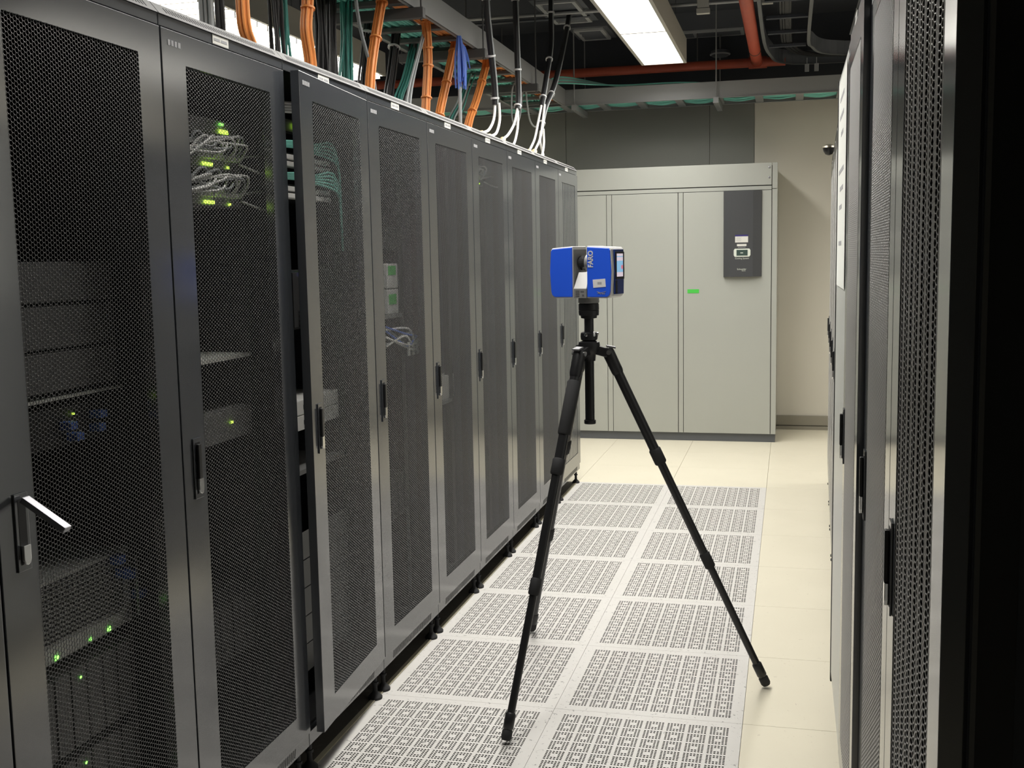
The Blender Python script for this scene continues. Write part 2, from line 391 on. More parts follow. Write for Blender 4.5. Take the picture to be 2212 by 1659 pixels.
# shared meshes of a rack (rack coordinates: x out of the front, y along the row, z up)
def rack_meshes():
    d = {}
    fr = MB()
    for y in (-0.29, 0.29):
        for x in (-0.05, -0.98):
            fr.box(x - 0.02, x + 0.02, y - 0.0095, y + 0.0095, 0.128, 1.972)
    fr.box(-1.0, -0.027, -0.2995, 0.2995, 0.128, 0.134)
    d['frame'] = fr.data('frame', 'inner')
    d['rail'] = MB().box(-0.125, -0.10, -0.02, 0.02, 0.14, 1.96).data('mounting_rail', 'inner')
    d['sidep'] = MB().box(-1.0, -0.027, -0.0012, 0.0012, 0.128, 1.975).data('side_panel', 'side', bevel=0.0003)
    d['rear'] = MB().box(-1.012, -1.0, -0.298, 0.298, 0.128, 1.975).data('rear_door', 'inner', bevel=0.001)
    d['head'] = MB().box(-1.0, -0.004, -0.2985, 0.2985, 1.973, 1.998).data('top_rail', 'paint', bevel=0.0015)
    cap = MB().add([(0.0, -0.2985, 1.998), (0.0, 0.2985, 1.998), (-0.022, 0.2985, 2.024), (-0.022, -0.2985, 2.024), (-1.0, -0.2985, 1.998), (-1.0, 0.2985, 1.998), (-1.0, 0.2985, 2.024), (-1.0, -0.2985, 2.024)],
                   [(0, 1, 2, 3), (3, 2, 6, 7), (4, 7, 6, 5), (0, 4, 5, 1), (0, 3, 7, 4), (1, 5, 6, 2)])
    d['cap'] = cap.data('top_cap', 'cap', bevel=0.001)
    sl = MB()
    for k in range(44):
        y = -0.26 + k * 0.0121
        sl.add([(-0.0068, y, 2.0050), (-0.0068, y + 0.004, 2.0050), (-0.0163, y + 0.004, 2.0162), (-0.0163, y, 2.0162),
                (-0.0052, y, 2.0054), (-0.0052, y + 0.004, 2.0054), (-0.0147, y + 0.004, 2.0166), (-0.0147, y, 2.0166)],
               [(4, 5, 6, 7), (0, 1, 5, 4), (2, 3, 7, 6), (1, 2, 6, 5), (3, 0, 4, 7)])
    d['slots'] = sl.data('cap_slots', 'black')
    pl = MB().box(-0.05, -0.006, -0.2985, 0.2985, 0.088, 0.1265)
    pl.box(-1.0, -0.05, -0.2985, -0.27, 0.095, 0.1265); pl.box(-1.0, -0.05, 0.27, 0.2985, 0.095, 0.1265); pl.box(-1.0, -0.96, -0.27, 0.27, 0.095, 0.1265)
    d['plinth'] = pl.data('plinth', 'paint', bevel=0.0015)
    ps = MB()
    for k in range(36):
        y = -0.21 + k * 0.0117
        ps.add([(-0.0054, y, 0.096), (-0.0054, y + 0.005, 0.096), (-0.0054, y + 0.012, 0.119), (-0.0054, y + 0.007, 0.119)], [(0, 1, 2, 3)])
    d['pslots'] = ps.data('plinth_slots', 'black')
    d['foot'] = MB().lathe([(0.024, 0.0), (0.024, 0.008), (0.011, 0.022), (0.008, 0.026), (0.0075, 0.05), (0.012, 0.051), (0.012, 0.058), (0.0075, 0.059), (0.0075, 0.094)], n=14).data('foot', 'rubber', smooth=True)
    d['tagp'] = MB().box(-0.0042, -0.0022, -0.07, 0.006, 1.975, 1.997).data('rack_label', 'tagw', bevel=0.0006)
    pr = MB()
    for a, b in ((-0.064, -0.036), (-0.03, -0.002)): pr.box(-0.0024, -0.0018, a, b, 1.983, 1.989)
    d['tagt'] = pr.data('label_print', 'fade')
    # door, origin at the hinge (rack y=+0.297)
    o = -HX
    do = MB()
    def fb(y0, y1, z0, z1): do.box(-0.024, 0.0, y0 + o, y1 + o, z0, z1)
    oy = HX
    def ring():
        v = []; 
        for x in (0.0, -0.024):
            for (ya, yb, za, zb) in ((-HX, HX, DZ0, DZ1), (MY0, MY1, MZ0, MZ1)):
                v += [(x, ya - oy, za), (x, yb - oy, za), (x, yb - oy, zb), (x, ya - oy, zb)]
        f = []
        for k in range(4):
            n = (k + 1) % 4
            f += [(k, n, 4 + n, 4 + k), (8 + k, 12 + k, 12 + n, 8 + n), (k, 8 + k, 8 + n, n), (4 + k, 4 + n, 12 + n, 12 + k)]
        return v, f
    do.add(*ring()); d['door'] = do.data('door', 'paint', bevel=0.0012)
    hz0, hz1, hy = 0.928, 1.068, -0.262 - oy + 0.0215
    hb = MB().box(0.0002, 0.0035, hy - 0.0175, hy + 0.0175, hz0, hz1)
    d['hbezel'] = hb.data('handle_bezel', 'paint', bevel=0.0010)
    d['hrec'] = MB().box(0.0030, 0.0040, hy - 0.010, hy + 0.010, hz0 + 0.012, hz1 - 0.010).data('handle_recess', 'inner')
    d['lever'] = MB().box(0.0042, 0.011, hy - 0.0085, hy + 0.0055, hz0 + 0.046, hz1 - 0.014).data('handle_lever', 'black', bevel=0.002)
    d['lock'] = MB().prism([(hy - 0.0095, 0), (hy + 0.0095, 0), (hy + 0.0095, 0.026), (hy + 0.006, 0.034), (hy, 0.036), (hy - 0.006, 0.034), (hy - 0.0095, 0.026)], 0, 0.006).data('lock', 'chrome', bevel=0.0012)
    lv = MB().beam((0.010, hy, hz1 - 0.010), (0.094, hy + 0.0, hz1 - 0.062), 0.019, 0.012)
    d['leveropen'] = lv.data('handle_lever', 'steel', bevel=0.0025)
    lg = MB()
    for k in range(4):
        y = -0.272 - oy + k * 0.0138
        lg.box(0.0001, 0.0008, y, y + 0.0105, 1.936, 1.948)
    d['logo'] = lg.data('door_badge', 'fade')
    return d
RM = rack_meshes()
HYL = -0.262 - HX + 0.0215

def make_door(r, angle=0.0, lever_open=False, slatted=False, handle=True, sheet=None):
    dr = link('door', RM['door'], r, (0, HX, 0), angle)
    if slatted:
        n = 9; wd = (MY1 - MY0) / n
        sm = MB().box(-0.016, -0.002, 0.006, wd - 0.006, MZ0, MZ1).data('slat', 'paint', bevel=0.002)
        bk = MB().box(-0.022, -0.019, MY0 - HX, MY1 - HX, MZ0, MZ1); bk.build('slat_backing', 'inner', dr)
        for k in range(n): link('slat', sm, dr, (0, MY0 - HX + k * wd, 0))
    else:
        sh_ = sheet or SHEET
        link('perforated_panel', sh_, dr, (-0.0008, MY0 - HX, MZ0) if sh_ is SHEET_PLEATED else (0.0004, MY0 - HX - 0.005, MZ0 - 0.006))
    if handle:
        link('handle_bezel', RM['hbezel'], dr); link('handle_recess', RM['hrec'], dr)
        if lever_open: link('handle_lever', RM['leveropen'], dr)
        else: link('handle_lever', RM['lever'], dr)
        l = link('lock', RM['lock'], dr); l.matrix_local = basis((0, 1, 0), (0, 0, -1), (-1, 0, 0), (0.0105, 0, 0.928 + 0.047))
    link('door_badge', RM['logo'], dr)
    return dr

def make_rack(label, X, Y, rotz=0.0, angle=0.0, lever_open=False, slatted=False, group=None, rails=True, labelled=True, slots=True, sheet=None):
    r = thing('server_rack', label, 'server rack', (X, Y, 0), rotz, group)
    link('frame', RM['frame'], r)
    for s in (-1, 1):
        link('side_panel', RM['sidep'], r, (0, s * 0.2978, 0))
        if rails: link('mounting_rail', RM['rail'], r, (0, s * 0.245, 0))
        for x in (-0.026, -0.96): link('foot', RM['foot'], r, (x, s * 0.262, 0))
    link('rear_door', RM['rear'], r); link('top_rail', RM['head'], r); link('top_cap', RM['cap'], r)
    if slots: link('cap_slots', RM['slots'], r)
    link('plinth', RM['plinth'], r); link('plinth_slots', RM['pslots'], r)
    if labelled:
        tg = link('rack_label', RM['tagp'], r); link('label_print', RM['tagt'], tg)
    make_door(r, angle, lever_open, slatted, sheet=sheet)
    return r

XL = -1.182
LG = 'server racks in the left row'
left = [
    (-5.7, 'nearest black server rack of the left row, cut off at the left edge', {}),
    (-5.1, 'black server rack in the left row with its chrome handle lever swung out', dict(lever_open=True)),
    (-4.5, 'black server rack in the left row, between the swung out handle and the ajar door', {}),
    (-3.9, 'black server rack in the left row with its mesh door ajar', dict(angle=0.068)),
    (-3.3, 'black server rack just beyond the one with the ajar door', {}),
    (-2.7, 'black server rack in the left row, second beyond the ajar door', {}),
    (-2.1, 'black server rack in the left row, third beyond the ajar door', {}),
    (-1.5, 'black server rack in the left row, third from its far end', {}),
    (-0.9, 'black server rack in the left row, next to the slatted end rack', {}),
    (-0.3, 'black rack with vertical slats in its door at the far end of the left row', dict(slatted=True)),
]
for y, lb, kw in left:
    make_rack(lb, XL, y, 0, group=LG, **kw)

# right row, faces -X
RG = 'server racks in the right row'
XR = 0.281
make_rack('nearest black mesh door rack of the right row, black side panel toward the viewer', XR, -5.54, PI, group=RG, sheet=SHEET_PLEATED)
nr = [o for o in bpy.data.objects if o.name.startswith('server_rack') and abs(o.location.y + 5.54) < 0.01][0]
MB().box(-0.034, -0.029, 0.2992, 0.3004, 0.13, 1.972).build('edge_highlight', 'cap', nr)  # paler strip standing in for the highlight along the side panel's bevel
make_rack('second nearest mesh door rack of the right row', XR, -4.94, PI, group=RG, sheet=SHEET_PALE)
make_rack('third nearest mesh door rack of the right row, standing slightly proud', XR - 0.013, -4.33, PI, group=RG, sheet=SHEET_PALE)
# pale closed cabinet with the poster
pc = thing('equipment_cabinet', 'pale grey closed cabinet with a white poster in the right row', 'cabinet', (XR - 0.012, -3.72, 0), PI)
MB().box(-1.0, -0.022, -0.297, 0.297, 0.10, 1.975).build('body', 'side', pc, bevel=0.003)
MB().box(-0.020, 0.0, -0.27, 0.296, 0.13, 1.97).build('front_panel', 'panel', pc, bevel=0.003)
MB().box(-0.020, 0.002, -0.297, -0.272, 0.10, 1.97).build('edge_post', 'black', pc, bevel=0.002)
for s in (-1, 1):
    for x in (-0.06, -0.95): link('foot', RM['foot'], pc, (x, s * 0.26, 0.006))
po = thing('poster', 'white paper poster with small print taped to the pale cabinet', 'poster', (XR - 0.0145, -3.72, 1.66))
MB().box(-0.0008, 0.0, -0.28, 0.19, -0.295, 0.285).build('sheet', 'paper', po)
prn = MB()
random.seed(3)
for k in range(9):
    zz = 0.22 - k * 0.05
    if k in (3, 7): continue
    prn.box(-0.0013, -0.0008, -0.12 + random.uniform(-.05, .03), 0.02 + random.uniform(-.02, .12), zz, zz + 0.012)
prn.build('poster_print', 'fade', po)
a0 = math.atan2(0.085, 3.6); P0 = Vector((0.287, -3.40, 0)); dirv = Vector((math.sin(a0), math.cos(a0), 0))
ordn = ['just beyond the pale cabinet', 'second beyond the pale cabinet', 'third beyond the pale cabinet', 'third from the far end of that row', 'second from the far end of that row', 'at the far end of that row']
for k in range(6):
    c = P0 + dirv * (0.3 + 0.6 * k)
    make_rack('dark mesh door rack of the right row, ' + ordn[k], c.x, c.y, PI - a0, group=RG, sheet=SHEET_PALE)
# small domed sensor on the far right rack
ds = thing('dome_sensor', 'small chrome dome sensor on a bracket above the far right racks', 'sensor', (0.40, 0.02, 2.0225))
MB().box(-0.01, 0.05, -0.012, 0.012, 0.0, 0.012).box(-0.01, 0.0, -0.012, 0.012, 0.012, 0.07).box(-0.05, 0.0, -0.012, 0.012, 0.065, 0.072).build('bracket', 'dome', ds, bevel=0.001)
MB().lathe([(0.004, -0.04), (0.020, -0.034), (0.032, -0.015), (0.036, 0.0), (0.030, 0.010), (0.01, 0.014)], (-0.05, 0, 0.056), 20).build('dome', 'black', ds, smooth=True)
MB().lathe([(0.030, -0.004), (0.040, -0.002), (0.038, 0.008), (0.015, 0.018)], (-0.05, 0, 0.062), 20).build('shroud', 'dome', ds, smooth=True)

# ------------------------------------------------------------------ cooling unit
AC = thing('cooling_unit', 'large beige grey cooling unit standing against the far wall', 'cooling unit', (-0.93, 1.70, 0))
ax = lambda x: x + 0.93
MB().box(ax(-1.9), ax(0.030), 0.0145, 0.69, 0.065, 2.125).build('body', 'ac', AC, bevel=0.003)
MB().box(ax(-1.9), ax(0.026), 0.0137, 0.0144, 0.068, 2.12).build('seam_shade_backing', 'black', AC)  # black sheet that paints the shade inside the gaps between front panels
MB().box(ax(-1.9), ax(0.028), 0.02, 0.68, 0.0, 0.064).build('kick_plate', 'ackick', AC, bevel=0.002)
MB().box(ax(-1.9), ax(-0.010), 0.0, 0.0135, 1.975, 2.140).build('top_fascia', 'ac', AC, bevel=0.002)
MB().box(ax(-0.005), ax(0.033), 0.0, 0.0135, 1.948, 2.140).build('corner_post', 'ac', AC, bevel=0.002)
MB().box(ax(-0.005), ax(0.033), 0.0, 0.0135, 0.066, 1.944).build('corner_post', 'ac', AC, bevel=0.002)
MB().box(ax(-1.9), ax(-0.010), 0.002, 0.0135, 1.940, 1.968).build('header_strip', 'ac', AC, bevel=0.001)
for a, b, nme in ((-1.9, -1.275, 'door'), (-1.271, -1.233, 'door_strip'), (-1.229, -0.716, 'door'), (-0.711, -0.676, 'door_strip'), (-0.672, -0.010, 'door')):
    MB().box(ax(a), ax(b), 0.0005, 0.0135, 0.066, 1.936).build(nme, 'ac', AC, bevel=0.0015)
for z in (2.03, 2.105):
    MB().lathe([(0.008, 0), (0.007, 0.003), (0.003, 0.005)], n=12).build('screw', 'steel', AC, smooth=True).matrix_local = basis((1, 0, 0), (0, 0, 1), (0, -1, 0), (ax(-0.028), 0.0, z))
MB().box(ax(-0.642), ax(-0.553), -0.0015, 0.0003, 1.163, 1.193).build('green_sticker', 'green', AC, bevel=0.0005)['label'] = 'bright green sticker'
cpn = MB().prism([(ax(-0.368), 0.0004), (ax(-0.362), -0.022), (ax(-0.31), -0.036), (ax(-0.145), -0.036), (ax(-0.085), -0.014), (ax(-0.079), 0.0004)], 1.285, 1.935)
CP = cpn.build('control_panel', 'acdark', AC, bevel=0.0015); CP['label'] = 'dark control panel with a small display'
MB().box(ax(-0.278), ax(-0.181), -0.0375, -0.0362, 1.546, 1.604).build('label_sticker', 'tagw', CP, bevel=0.0003)
MB().box(ax(-0.278), ax(-0.181), -0.0379, -0.0376, 1.592, 1.604).build('label_header', 'navy', CP)
lp = MB()
for k in range(4): lp.box(ax(-0.27), ax(-0.235 + 0.006 * (k % 2)), -0.0379, -0.0376, 1.557 + k * 0.008, 1.559 + k * 0.008)
lp.build('label_print', 'fade', CP)
MB().box(ax(-0.264), ax(-0.193), -0.0375, -0.0362, 1.518, 1.534).build('small_label', 'tagw', CP)
lp = MB()
for k in range(8): lp.box(ax(-0.256 + k * 0.0072), ax(-0.251 + k * 0.0072), -0.0368, -0.0362, 1.508, 1.513)
lp.build('panel_print', 'fade', CP)
lf = MB().prism([(ax(-0.288), 1.45), (ax(-0.280), 1.437), (ax(-0.172), 1.437), (ax(-0.163), 1.45), (ax(-0.163), 1.487), (ax(-0.172), 1.499), (ax(-0.280), 1.499), (ax(-0.288), 1.487)], 0.0362, 0.040)
lf.v = [(x, -z, y) for x, y, z in lf.v]
lf.build('display_frame', 'lcdframe', CP, bevel=0.0008)
MB().box(ax(-0.267), ax(-0.184), -0.0408, -0.0401, 1.446, 1.490).build('display', 'lcd', CP)
MB().box(ax(-0.238), ax(-0.218), -0.0413, -0.0409, 1.464, 1.470).build('display_readout', 'lcdframe', CP)
fm = lambda x, z, d=-0.0368: basis((1, 0, 0), (0, 0, 1), (0, -1, 0), (ax(x), d, z))
text_obj('panel_text', 'Cooling System', 0.0165, 'lcdframe', CP, fm(-0.226, 1.425))
text_obj('panel_text', 'Schneider', 0.0175, 'lcdframe', CP, fm(-0.228, 1.343))
text_obj('panel_text', 'Electric', 0.0095, 'lcdframe', CP, fm(-0.213, 1.331))

# ------------------------------------------------------------------ tripod and laser scanner
TC = Vector((-0.506, -3.415, 0))
TR = thing('tripod', 'black carbon tripod with three spread legs on the floor', 'tripod', TC)
col = MB().tube([(0, 0, 0.925), (0, 0, 1.29)], 0.0155, 20).build('center_column', 'carbon', TR, smooth=True)
MB().lathe([(0.0185, 0), (0.0195, 0.002), (0.0195, 0.012), (0.0165, 0.014)], (0, 0, 0.913), 20).build('end_cap', 'black', col, smooth=True)
MB().lathe([(0.020, 0), (0.027, 0.004), (0.0285, 0.014), (0.027, 0.026), (0.019, 0.030)], (0, 0, 1.188), 24).build('locking_collar', 'black', TR, smooth=True)
for a in (-100, -45, 20, 140):
    MB().lathe([(0.006, 0), (0.006, 0.006), (0.004, 0.007)], n=10).build('collar_screw', 'chrome', TR, smooth=True).matrix_local = Matrix.Rotation(math.radians(a), 4, 'Z') @ basis((0, 1, 0), (0, 0, 1), (1, 0, 0), (0.0245, 0, 1.209))
hub = MB().lathe([(0.020, 0.0), (0.022, 0.02), (0.030, 0.028), (0.036, 0.045), (0.034, 0.062), (0.022, 0.066)], (0, 0, 1.122), 24)
hub.build('spider_hub', 'black', TR, smooth=True)
feet = [Vector((-0.690, -3.885, 0)), Vector((0.064, -3.290, 0)), Vector((-0.838, -2.90, 0))]
random.seed(1)
for i, ft in enumerate(feet):
    d = (ft - TC); d.z = 0; h = d.normalized(); side = Vector((-h.y, h.x, 0))
    top = h * 0.062 + Vector((0, 0, 1.150)); bot = d + Vector((0, 0, 0.018)); ax_ = (bot - top).normalized()
    P = lambda t: top + (bot - top) * t
    up = MB().tube([P(0.0) + ax_ * 0.03, P(0.315)], 0.0165, 16)
    lg = up.build('leg', 'carbon', TR, smooth=True)
    MB().tube([P(0.295), P(0.625)], 0.0143, 16).build('middle_section', 'carbon', lg, smooth=True)
    MB().tube([P(0.60), P(0.965)], 0.0122, 16).build('lower_section', 'carbon', lg, smooth=True)
    for tt, rr in ((0.308, 0.0205), (0.622, 0.018)):
        MB().tube([P(tt - 0.022), P(tt - 0.018), P(tt + 0.018), P(tt + 0.022)], [rr * 0.86, rr, rr, rr * 0.86], 16).build('twist_lock', 'rubber', lg, smooth=True)
    MB().tube([P(0.938), P(0.942), P(0.975), P(0.979)], [0.013, 0.0165, 0.0165, 0.014], 16).build('foot_collar', 'black', lg, smooth=True)
    MB().tube([P(0.979), P(0.984), P(1.0), P(1.006)], [0.013, 0.0165, 0.0165, 0.013], 16).build('rubber_foot', 'rubber', lg, smooth=True)
    # shoulder yoke on the hub
    yk = MB().beam(h * 0.022 + Vector((0, 0, 1.158)), top + ax_ * 0.004, 0.036, 0.030)
    yk.build('shoulder', 'black', lg, bevel=0.004)
    MB().tube([top - ax_ * 0.010, top + ax_ * 0.004, top + ax_ * 0.07, top + ax_ * 0.078], [0.0185, 0.0205, 0.0198, 0.0175], 16).build('leg_head', 'black', lg, smooth=True)
    MB().tube([top - side * 0.024, top + side * 0.024], 0.008, 14).build('pivot_bolt', 'chrome', lg, smooth=True)
    MB().beam(top + h * -0.006 + Vector((0, 0, 0.020)), top + h * 0.024 + Vector((0, 0, 0.014)), 0.026, 0.006).build('angle_stop', 'steel', lg, bevel=0.001)
    if i == 0:
        MB().tube([P(0.075), P(0.08), P(0.218), P(0.222)], [0.018, 0.0215, 0.0215, 0.019], 16).build('foam_grip', 'foam', lg, smooth=True)

SCZ = 1.2605
SCN = thing('laser_scanner', 'blue and white laser scanner mounted on top of the tripod', 'laser scanner', (TC.x, TC.y, SCZ), math.radians(-15.5))
hd = MB().lathe([(0.0165, 0.0), (0.026, 0.002), (0.027, 0.010), (0.0325, 0.011), (0.0335, 0.026), (0.032, 0.0275), (0.0335, 0.029), (0.033, 0.048), (0.031, 0.050)], n=28)
hd.build('mount_adapter', 'black', SCN, smooth=True)
MB().lathe([(0.031, 0.0505), (0.0345, 0.053), (0.034, 0.066), (0.032, 0.068)], n=28).build('mount_ring', 'fgrey', SCN, smooth=True)
z0, z1 = 0.0685, 0.2315
YF, YB = -0.050, 0.050
UL0, UL1, UR0, UR1 = -0.112, -0.031, 0.019, 0.104      # left block, right block
def block(u0, u1, out):
    # rounded block outline in (u, z), extruded along depth, outer edge slightly bulged
    s = -1 if out < 0 else 1
    ui, uo = (u1, u0) if out < 0 else (u0, u1)
    p = [(ui, z0), (uo - s * 0.014, z0), (uo - s * 0.005, z0 + 0.006), (uo - s * 0.001, z0 + 0.018), (uo + s * 0.003, z0 + 0.085), (uo - s * 0.001, z1 - 0.008), (uo - s * 0.006, z1 - 0.001), (ui, z1 + 0.004)]
    b = MB(); n = len(p)
    b.add([(u, YF, z) for u, z in p] + [(u, YB, z) for u, z in p],
          [tuple(range(n)), tuple(range(2 * n - 1, n - 1, -1))] + [(i, i + n, (i + 1) % n + n, (i + 1) % n) for i in range(n)])
    return b, p
bl, pl_ = block(UL0, UL1, -1); BL = bl.build('left_housing', 'white', SCN, bevel=0.003)
br, pr_ = block(UR0, UR1, 1); BR = br.build('right_housing', 'white', SCN, bevel=0.003)
def blue(p, parent, name):
    cu = sum(u for u, z in p) / len(p); cz = sum(z for u, z in p) / len(p)
    us = [u for u, z in p]; c = ((min(us) + max(us)) / 2, (z0 + z1) / 2)
    q = [(c[0] + (u - c[0]) * 0.955, c[1] + (z - c[1]) * 0.95) for u, z in p]
    b = MB(); n = len(q)
    b.add([(u, YF - 0.004, z) for u, z in q] + [(u, YF + 0.002, z) for u, z in q],
          [tuple(range(n)), tuple(range(2 * n - 1, n - 1, -1))] + [(i, i + n, (i + 1) % n + n, (i + 1) % n) for i in range(n)])
    return b.build(name, 'fblue', parent, bevel=0.0015)
blue(pl_, BL, 'front_cover'); FR = blue(pr_, BR, 'front_cover')
MB().box(UL1 - 0.002, UL1 + 0.0015, YF + 0.002, YB - 0.002, z0 + 0.004, z1 - 0.006).build('inner_face', 'fgrey', BL, bevel=0.0005)
MB().box(UR0 - 0.0015, UR0 + 0.002, YF + 0.004, YB - 0.002, z0 + 0.004, z1 - 0.006).build('inner_face', 'fgrey', BR, bevel=0.0005)
# mirror drum between the blocks
zc = 0.181
dm = MB().tube([(UR0 - 0.001, 0, zc), (UR0 - 0.022, 0, zc)], 0.027, 24); dm.build('mirror_drum', 'fgrey', SCN, smooth=True)
cut = MB(); n = 24
ring0 = [(UR0 - 0.0222, 0.0255 * math.cos(2 * PI * k / n), zc + 0.0255 * math.sin(2 * PI * k / n)) for k in range(n)]
ring1 = [(UR0 - 0.0225 - 0.011 * (1 - math.cos(2 * PI * k / n)) - 0.001, 0.0245 * math.cos(2 * PI * k / n), zc + 0.0245 * math.sin(2 * PI * k / n)) for k in range(n)]
cut.add(ring0 + ring1, [tuple(range(n)), tuple(range(2 * n - 1, n - 1, -1))] + [(k, n + k, n + (k + 1) % n, (k + 1) % n) for k in range(n)])
cut.build('mirror', 'lens', SCN)
MB().lathe([(0.024, 0), (0.024, 0.0015), (0.018, 0.002)], n=24).build('sensor_window', 'lens', BL, smooth=True).matrix_local = basis((0, 1, 0), (0, 0, 1), (1, 0, 0), (UL1 + 0.0016, 0.004, zc))
# pale wedge base between the blocks
wg = MB().add([(UL1 + 0.002, YF - 0.002, z0), (UR0 - 0.002, YF - 0.002, z0), (UR0 - 0.002, YB - 0.004, z0), (UL1 + 0.002, YB - 0.004, z0),
               (UL1 + 0.002, YF - 0.002, z0 + 0.030), (UR0 - 0.002, YF - 0.002, z0 + 0.030), (UR0 - 0.002, YB - 0.004, z0 + 0.030), (UL1 + 0.002, YB - 0.004, z0 + 0.030)],
              [(0, 1, 2, 3), (4, 7, 6, 5), (0, 4, 5, 1), (1, 5, 6, 2), (2, 6, 7, 3), (3, 7, 4, 0)])
wg.build('base_block', 'fgrey', SCN, bevel=0.001)
wg = MB().add([(UL1 + 0.002, YF - 0.002, z0 + 0.0305), (UR0 - 0.002, YF - 0.002, z0 + 0.0305), (UR0 - 0.002, YB - 0.004, z0 + 0.0305), (UL1 + 0.002, YB - 0.004, z0 + 0.0305),
               (UL1 + 0.010, YF + 0.022, z0 + 0.083), (UR0 - 0.002, YF + 0.022, z0 + 0.083), (UR0 - 0.002, YB - 0.026, z0 + 0.083), (UL1 + 0.010, YB - 0.026, z0 + 0.083)],
              [(0, 1, 2, 3), (4, 7, 6, 5), (0, 4, 5, 1), (1, 5, 6, 2), (2, 6, 7, 3), (3, 7, 4, 0)])
wg.build('base_wedge', 'white', SCN, bevel=0.001)
pp = MB()
for k in range(4): pp.box(-0.022, -0.008, YF - 0.0027, YF - 0.0021, z0 + 0.006 + k * 0.0055, z0 + 0.008 + k * 0.0055)
pp.box(-0.004, 0.008, YF - 0.0027, YF - 0.0021, z0 + 0.020, z0 + 0.023)
pp.box(0.002, 0.008, YF - 0.0027, YF - 0.0021, z0 + 0.006, z0 + 0.012)
pp.build('type_plate_print', 'print', SCN)
text_obj('brand_text', 'FARO', 0.0245, 'white', FR, basis((0, 0, 0.86), (-1, 0, 0), (0, -1, 0), (UR0 + 0.0155, YF - 0.0045, z1 - 0.038)), 0.0005)
st = MB().box(-0.022, 0.022, -0.0006, 0.0002, -0.013, 0.013).build('inventory_sticker', 'sticker', FR, bevel=0.0002)
st.matrix_local = Matrix.Translation((UR0 + 0.045, YF - 0.0045, z0 + 0.048)) @ Matrix.Rotation(math.radians(-4), 4, 'Y')
pb = MB()
for k in range(7):
    x = -0.006 + k * 0.0022; pb.box(x, x + 0.0010 + 0.0006 * (k % 2), YF - 0.0055, YF - 0.0052, z0 + 0.044, z0 + 0.052)
pb.v = [(x + UR0 + 0.045, y, z) for x, y, z in pb.v]; pb.build('sticker_print', 'fade', FR)
pf = MB()
for a, b in (((-0.016, 0.018), (0.012, 0.007)), ((-0.014, 0.009), (0.016, 0.018)), ((-0.012, 0.016), (-0.002, 0.006)), ((0.002, 0.007), (0.013, 0.011))):
    pf.beam((UR0 + 0.052 + a[0], YF - 0.0046, z0 + 0.008 + a[1] * 0.75), (UR0 + 0.052 + b[0], YF - 0.0046, z0 + 0.008 + b[1] * 0.75), 0.0006, 0.0014)
pf.build('emblem', 'fade', FR)
# right face with the touch screen
XF = UR1 + 0.0032
MB().box(XF - 0.003, XF + 0.003, -0.034, 0.034, z0 + 0.012, z1 - 0.008).build('side_cover', 'dblue', BR, bevel=0.002)
MB().box(XF + 0.0031, XF + 0.007, -0.033, 0.030, z0 + 0.060, z1 - 0.016).build('screen_bezel', 'black', BR, bevel=0.001)
for a, b, mm in ((z0 + 0.068, z0 + 0.082, 'scr_p'), (z0 + 0.0822, z0 + 0.118, 'scr_b'), (z0 + 0.1182, z0 + 0.130, 'scr_p'), (z0 + 0.1302, z0 + 0.133, 'scr_b'), (z0 + 0.1332, z0 + 0.141, 'scr_p')):
    MB().box(XF + 0.0071, XF + 0.0075, -0.029, 0.018, a, b).build('screen', mm, BR)
MB().lathe([(0.007, 0), (0.007, 0.0004)], n=14).build('screen_button', 'scr_r', BR).matrix_local = basis((0, 1, 0), (0, 0, 1), (1, 0, 0), (XF + 0.0076, 0.010, z0 + 0.098))
MB().box(XF + 0.0031, XF + 0.0045, -0.032, -0.018, z0 + 0.014, z0 + 0.056).build('card_slot', 'black', BR, bevel=0.0004)

# ------------------------------------------------------------------ overhead trays
def tray_long():
    t = thing('cable_tray', 'long grey ladder cable tray hanging above the left row of racks', 'cable tray', (-1.82, -2.6, 2.65))
    y0, y1 = -4.2, 4.38
    for x in (0.21, -0.21):
        b = MB().box(x - 0.004, x + 0.004, y0, y1, 0, 0.125)
        s = -1 if x > 0 else 1
        b.box(min(x, x + s * 0.022), max(x, x + s * 0.022), y0, y1, 0, 0.004); b.box(min(x, x + s * 0.022), max(x, x + s * 0.022), y0, y1, 0.121, 0.125)
        b.build('side_rail', 'tray', t)
    rm = MB().box(-0.206, 0.206, -0.026, 0.026, 0.006, 0.028).data('rung', 'rung', bevel=0.003)
    k = 0; y = y0 + 0.1
    while y < y1: link('rung', rm, t, (0, y, 0)); y += 0.30
    hm = MB().box(-0.26, 0.26, -0.02, 0.02, -0.052, -0.002).data('hanger_channel', 'rung', bevel=0.003)
    for y in (-3.4, -1.95, 0.75, 1.85, 3.2):
        link('hanger_channel', hm, t, (0, y, 0))
        for x in (-0.245, 0.245):
            MB().tube([(x, y, -0.06), (x, y, RZ - 2.65)], 0.005, 8).build('threaded_rod', 'rung', t)
    return t
tray_long()
t = thing('cable_tray', 'grey ladder cable tray running across the far wall above the cooling unit', 'cable tray', (-1.0, 2.0, 2.652))
for y in (-0.2, 0.2):
    MB().box(-2.6, 2.6, y - 0.004, y + 0.004, 0, 0.122).box(-2.6, 2.6, y - 0.012, y + 0.012, -0.002, 0.002).build('side_rail', 'tray', t)
rm = MB().box(-0.03, 0.03, -0.196, 0.196, 0.002, 0.022).data('rung', 'tray', bevel=0.003)
for k in range(17): link('rung', rm, t, (-2.47 + k * 0.305, 0, 0))
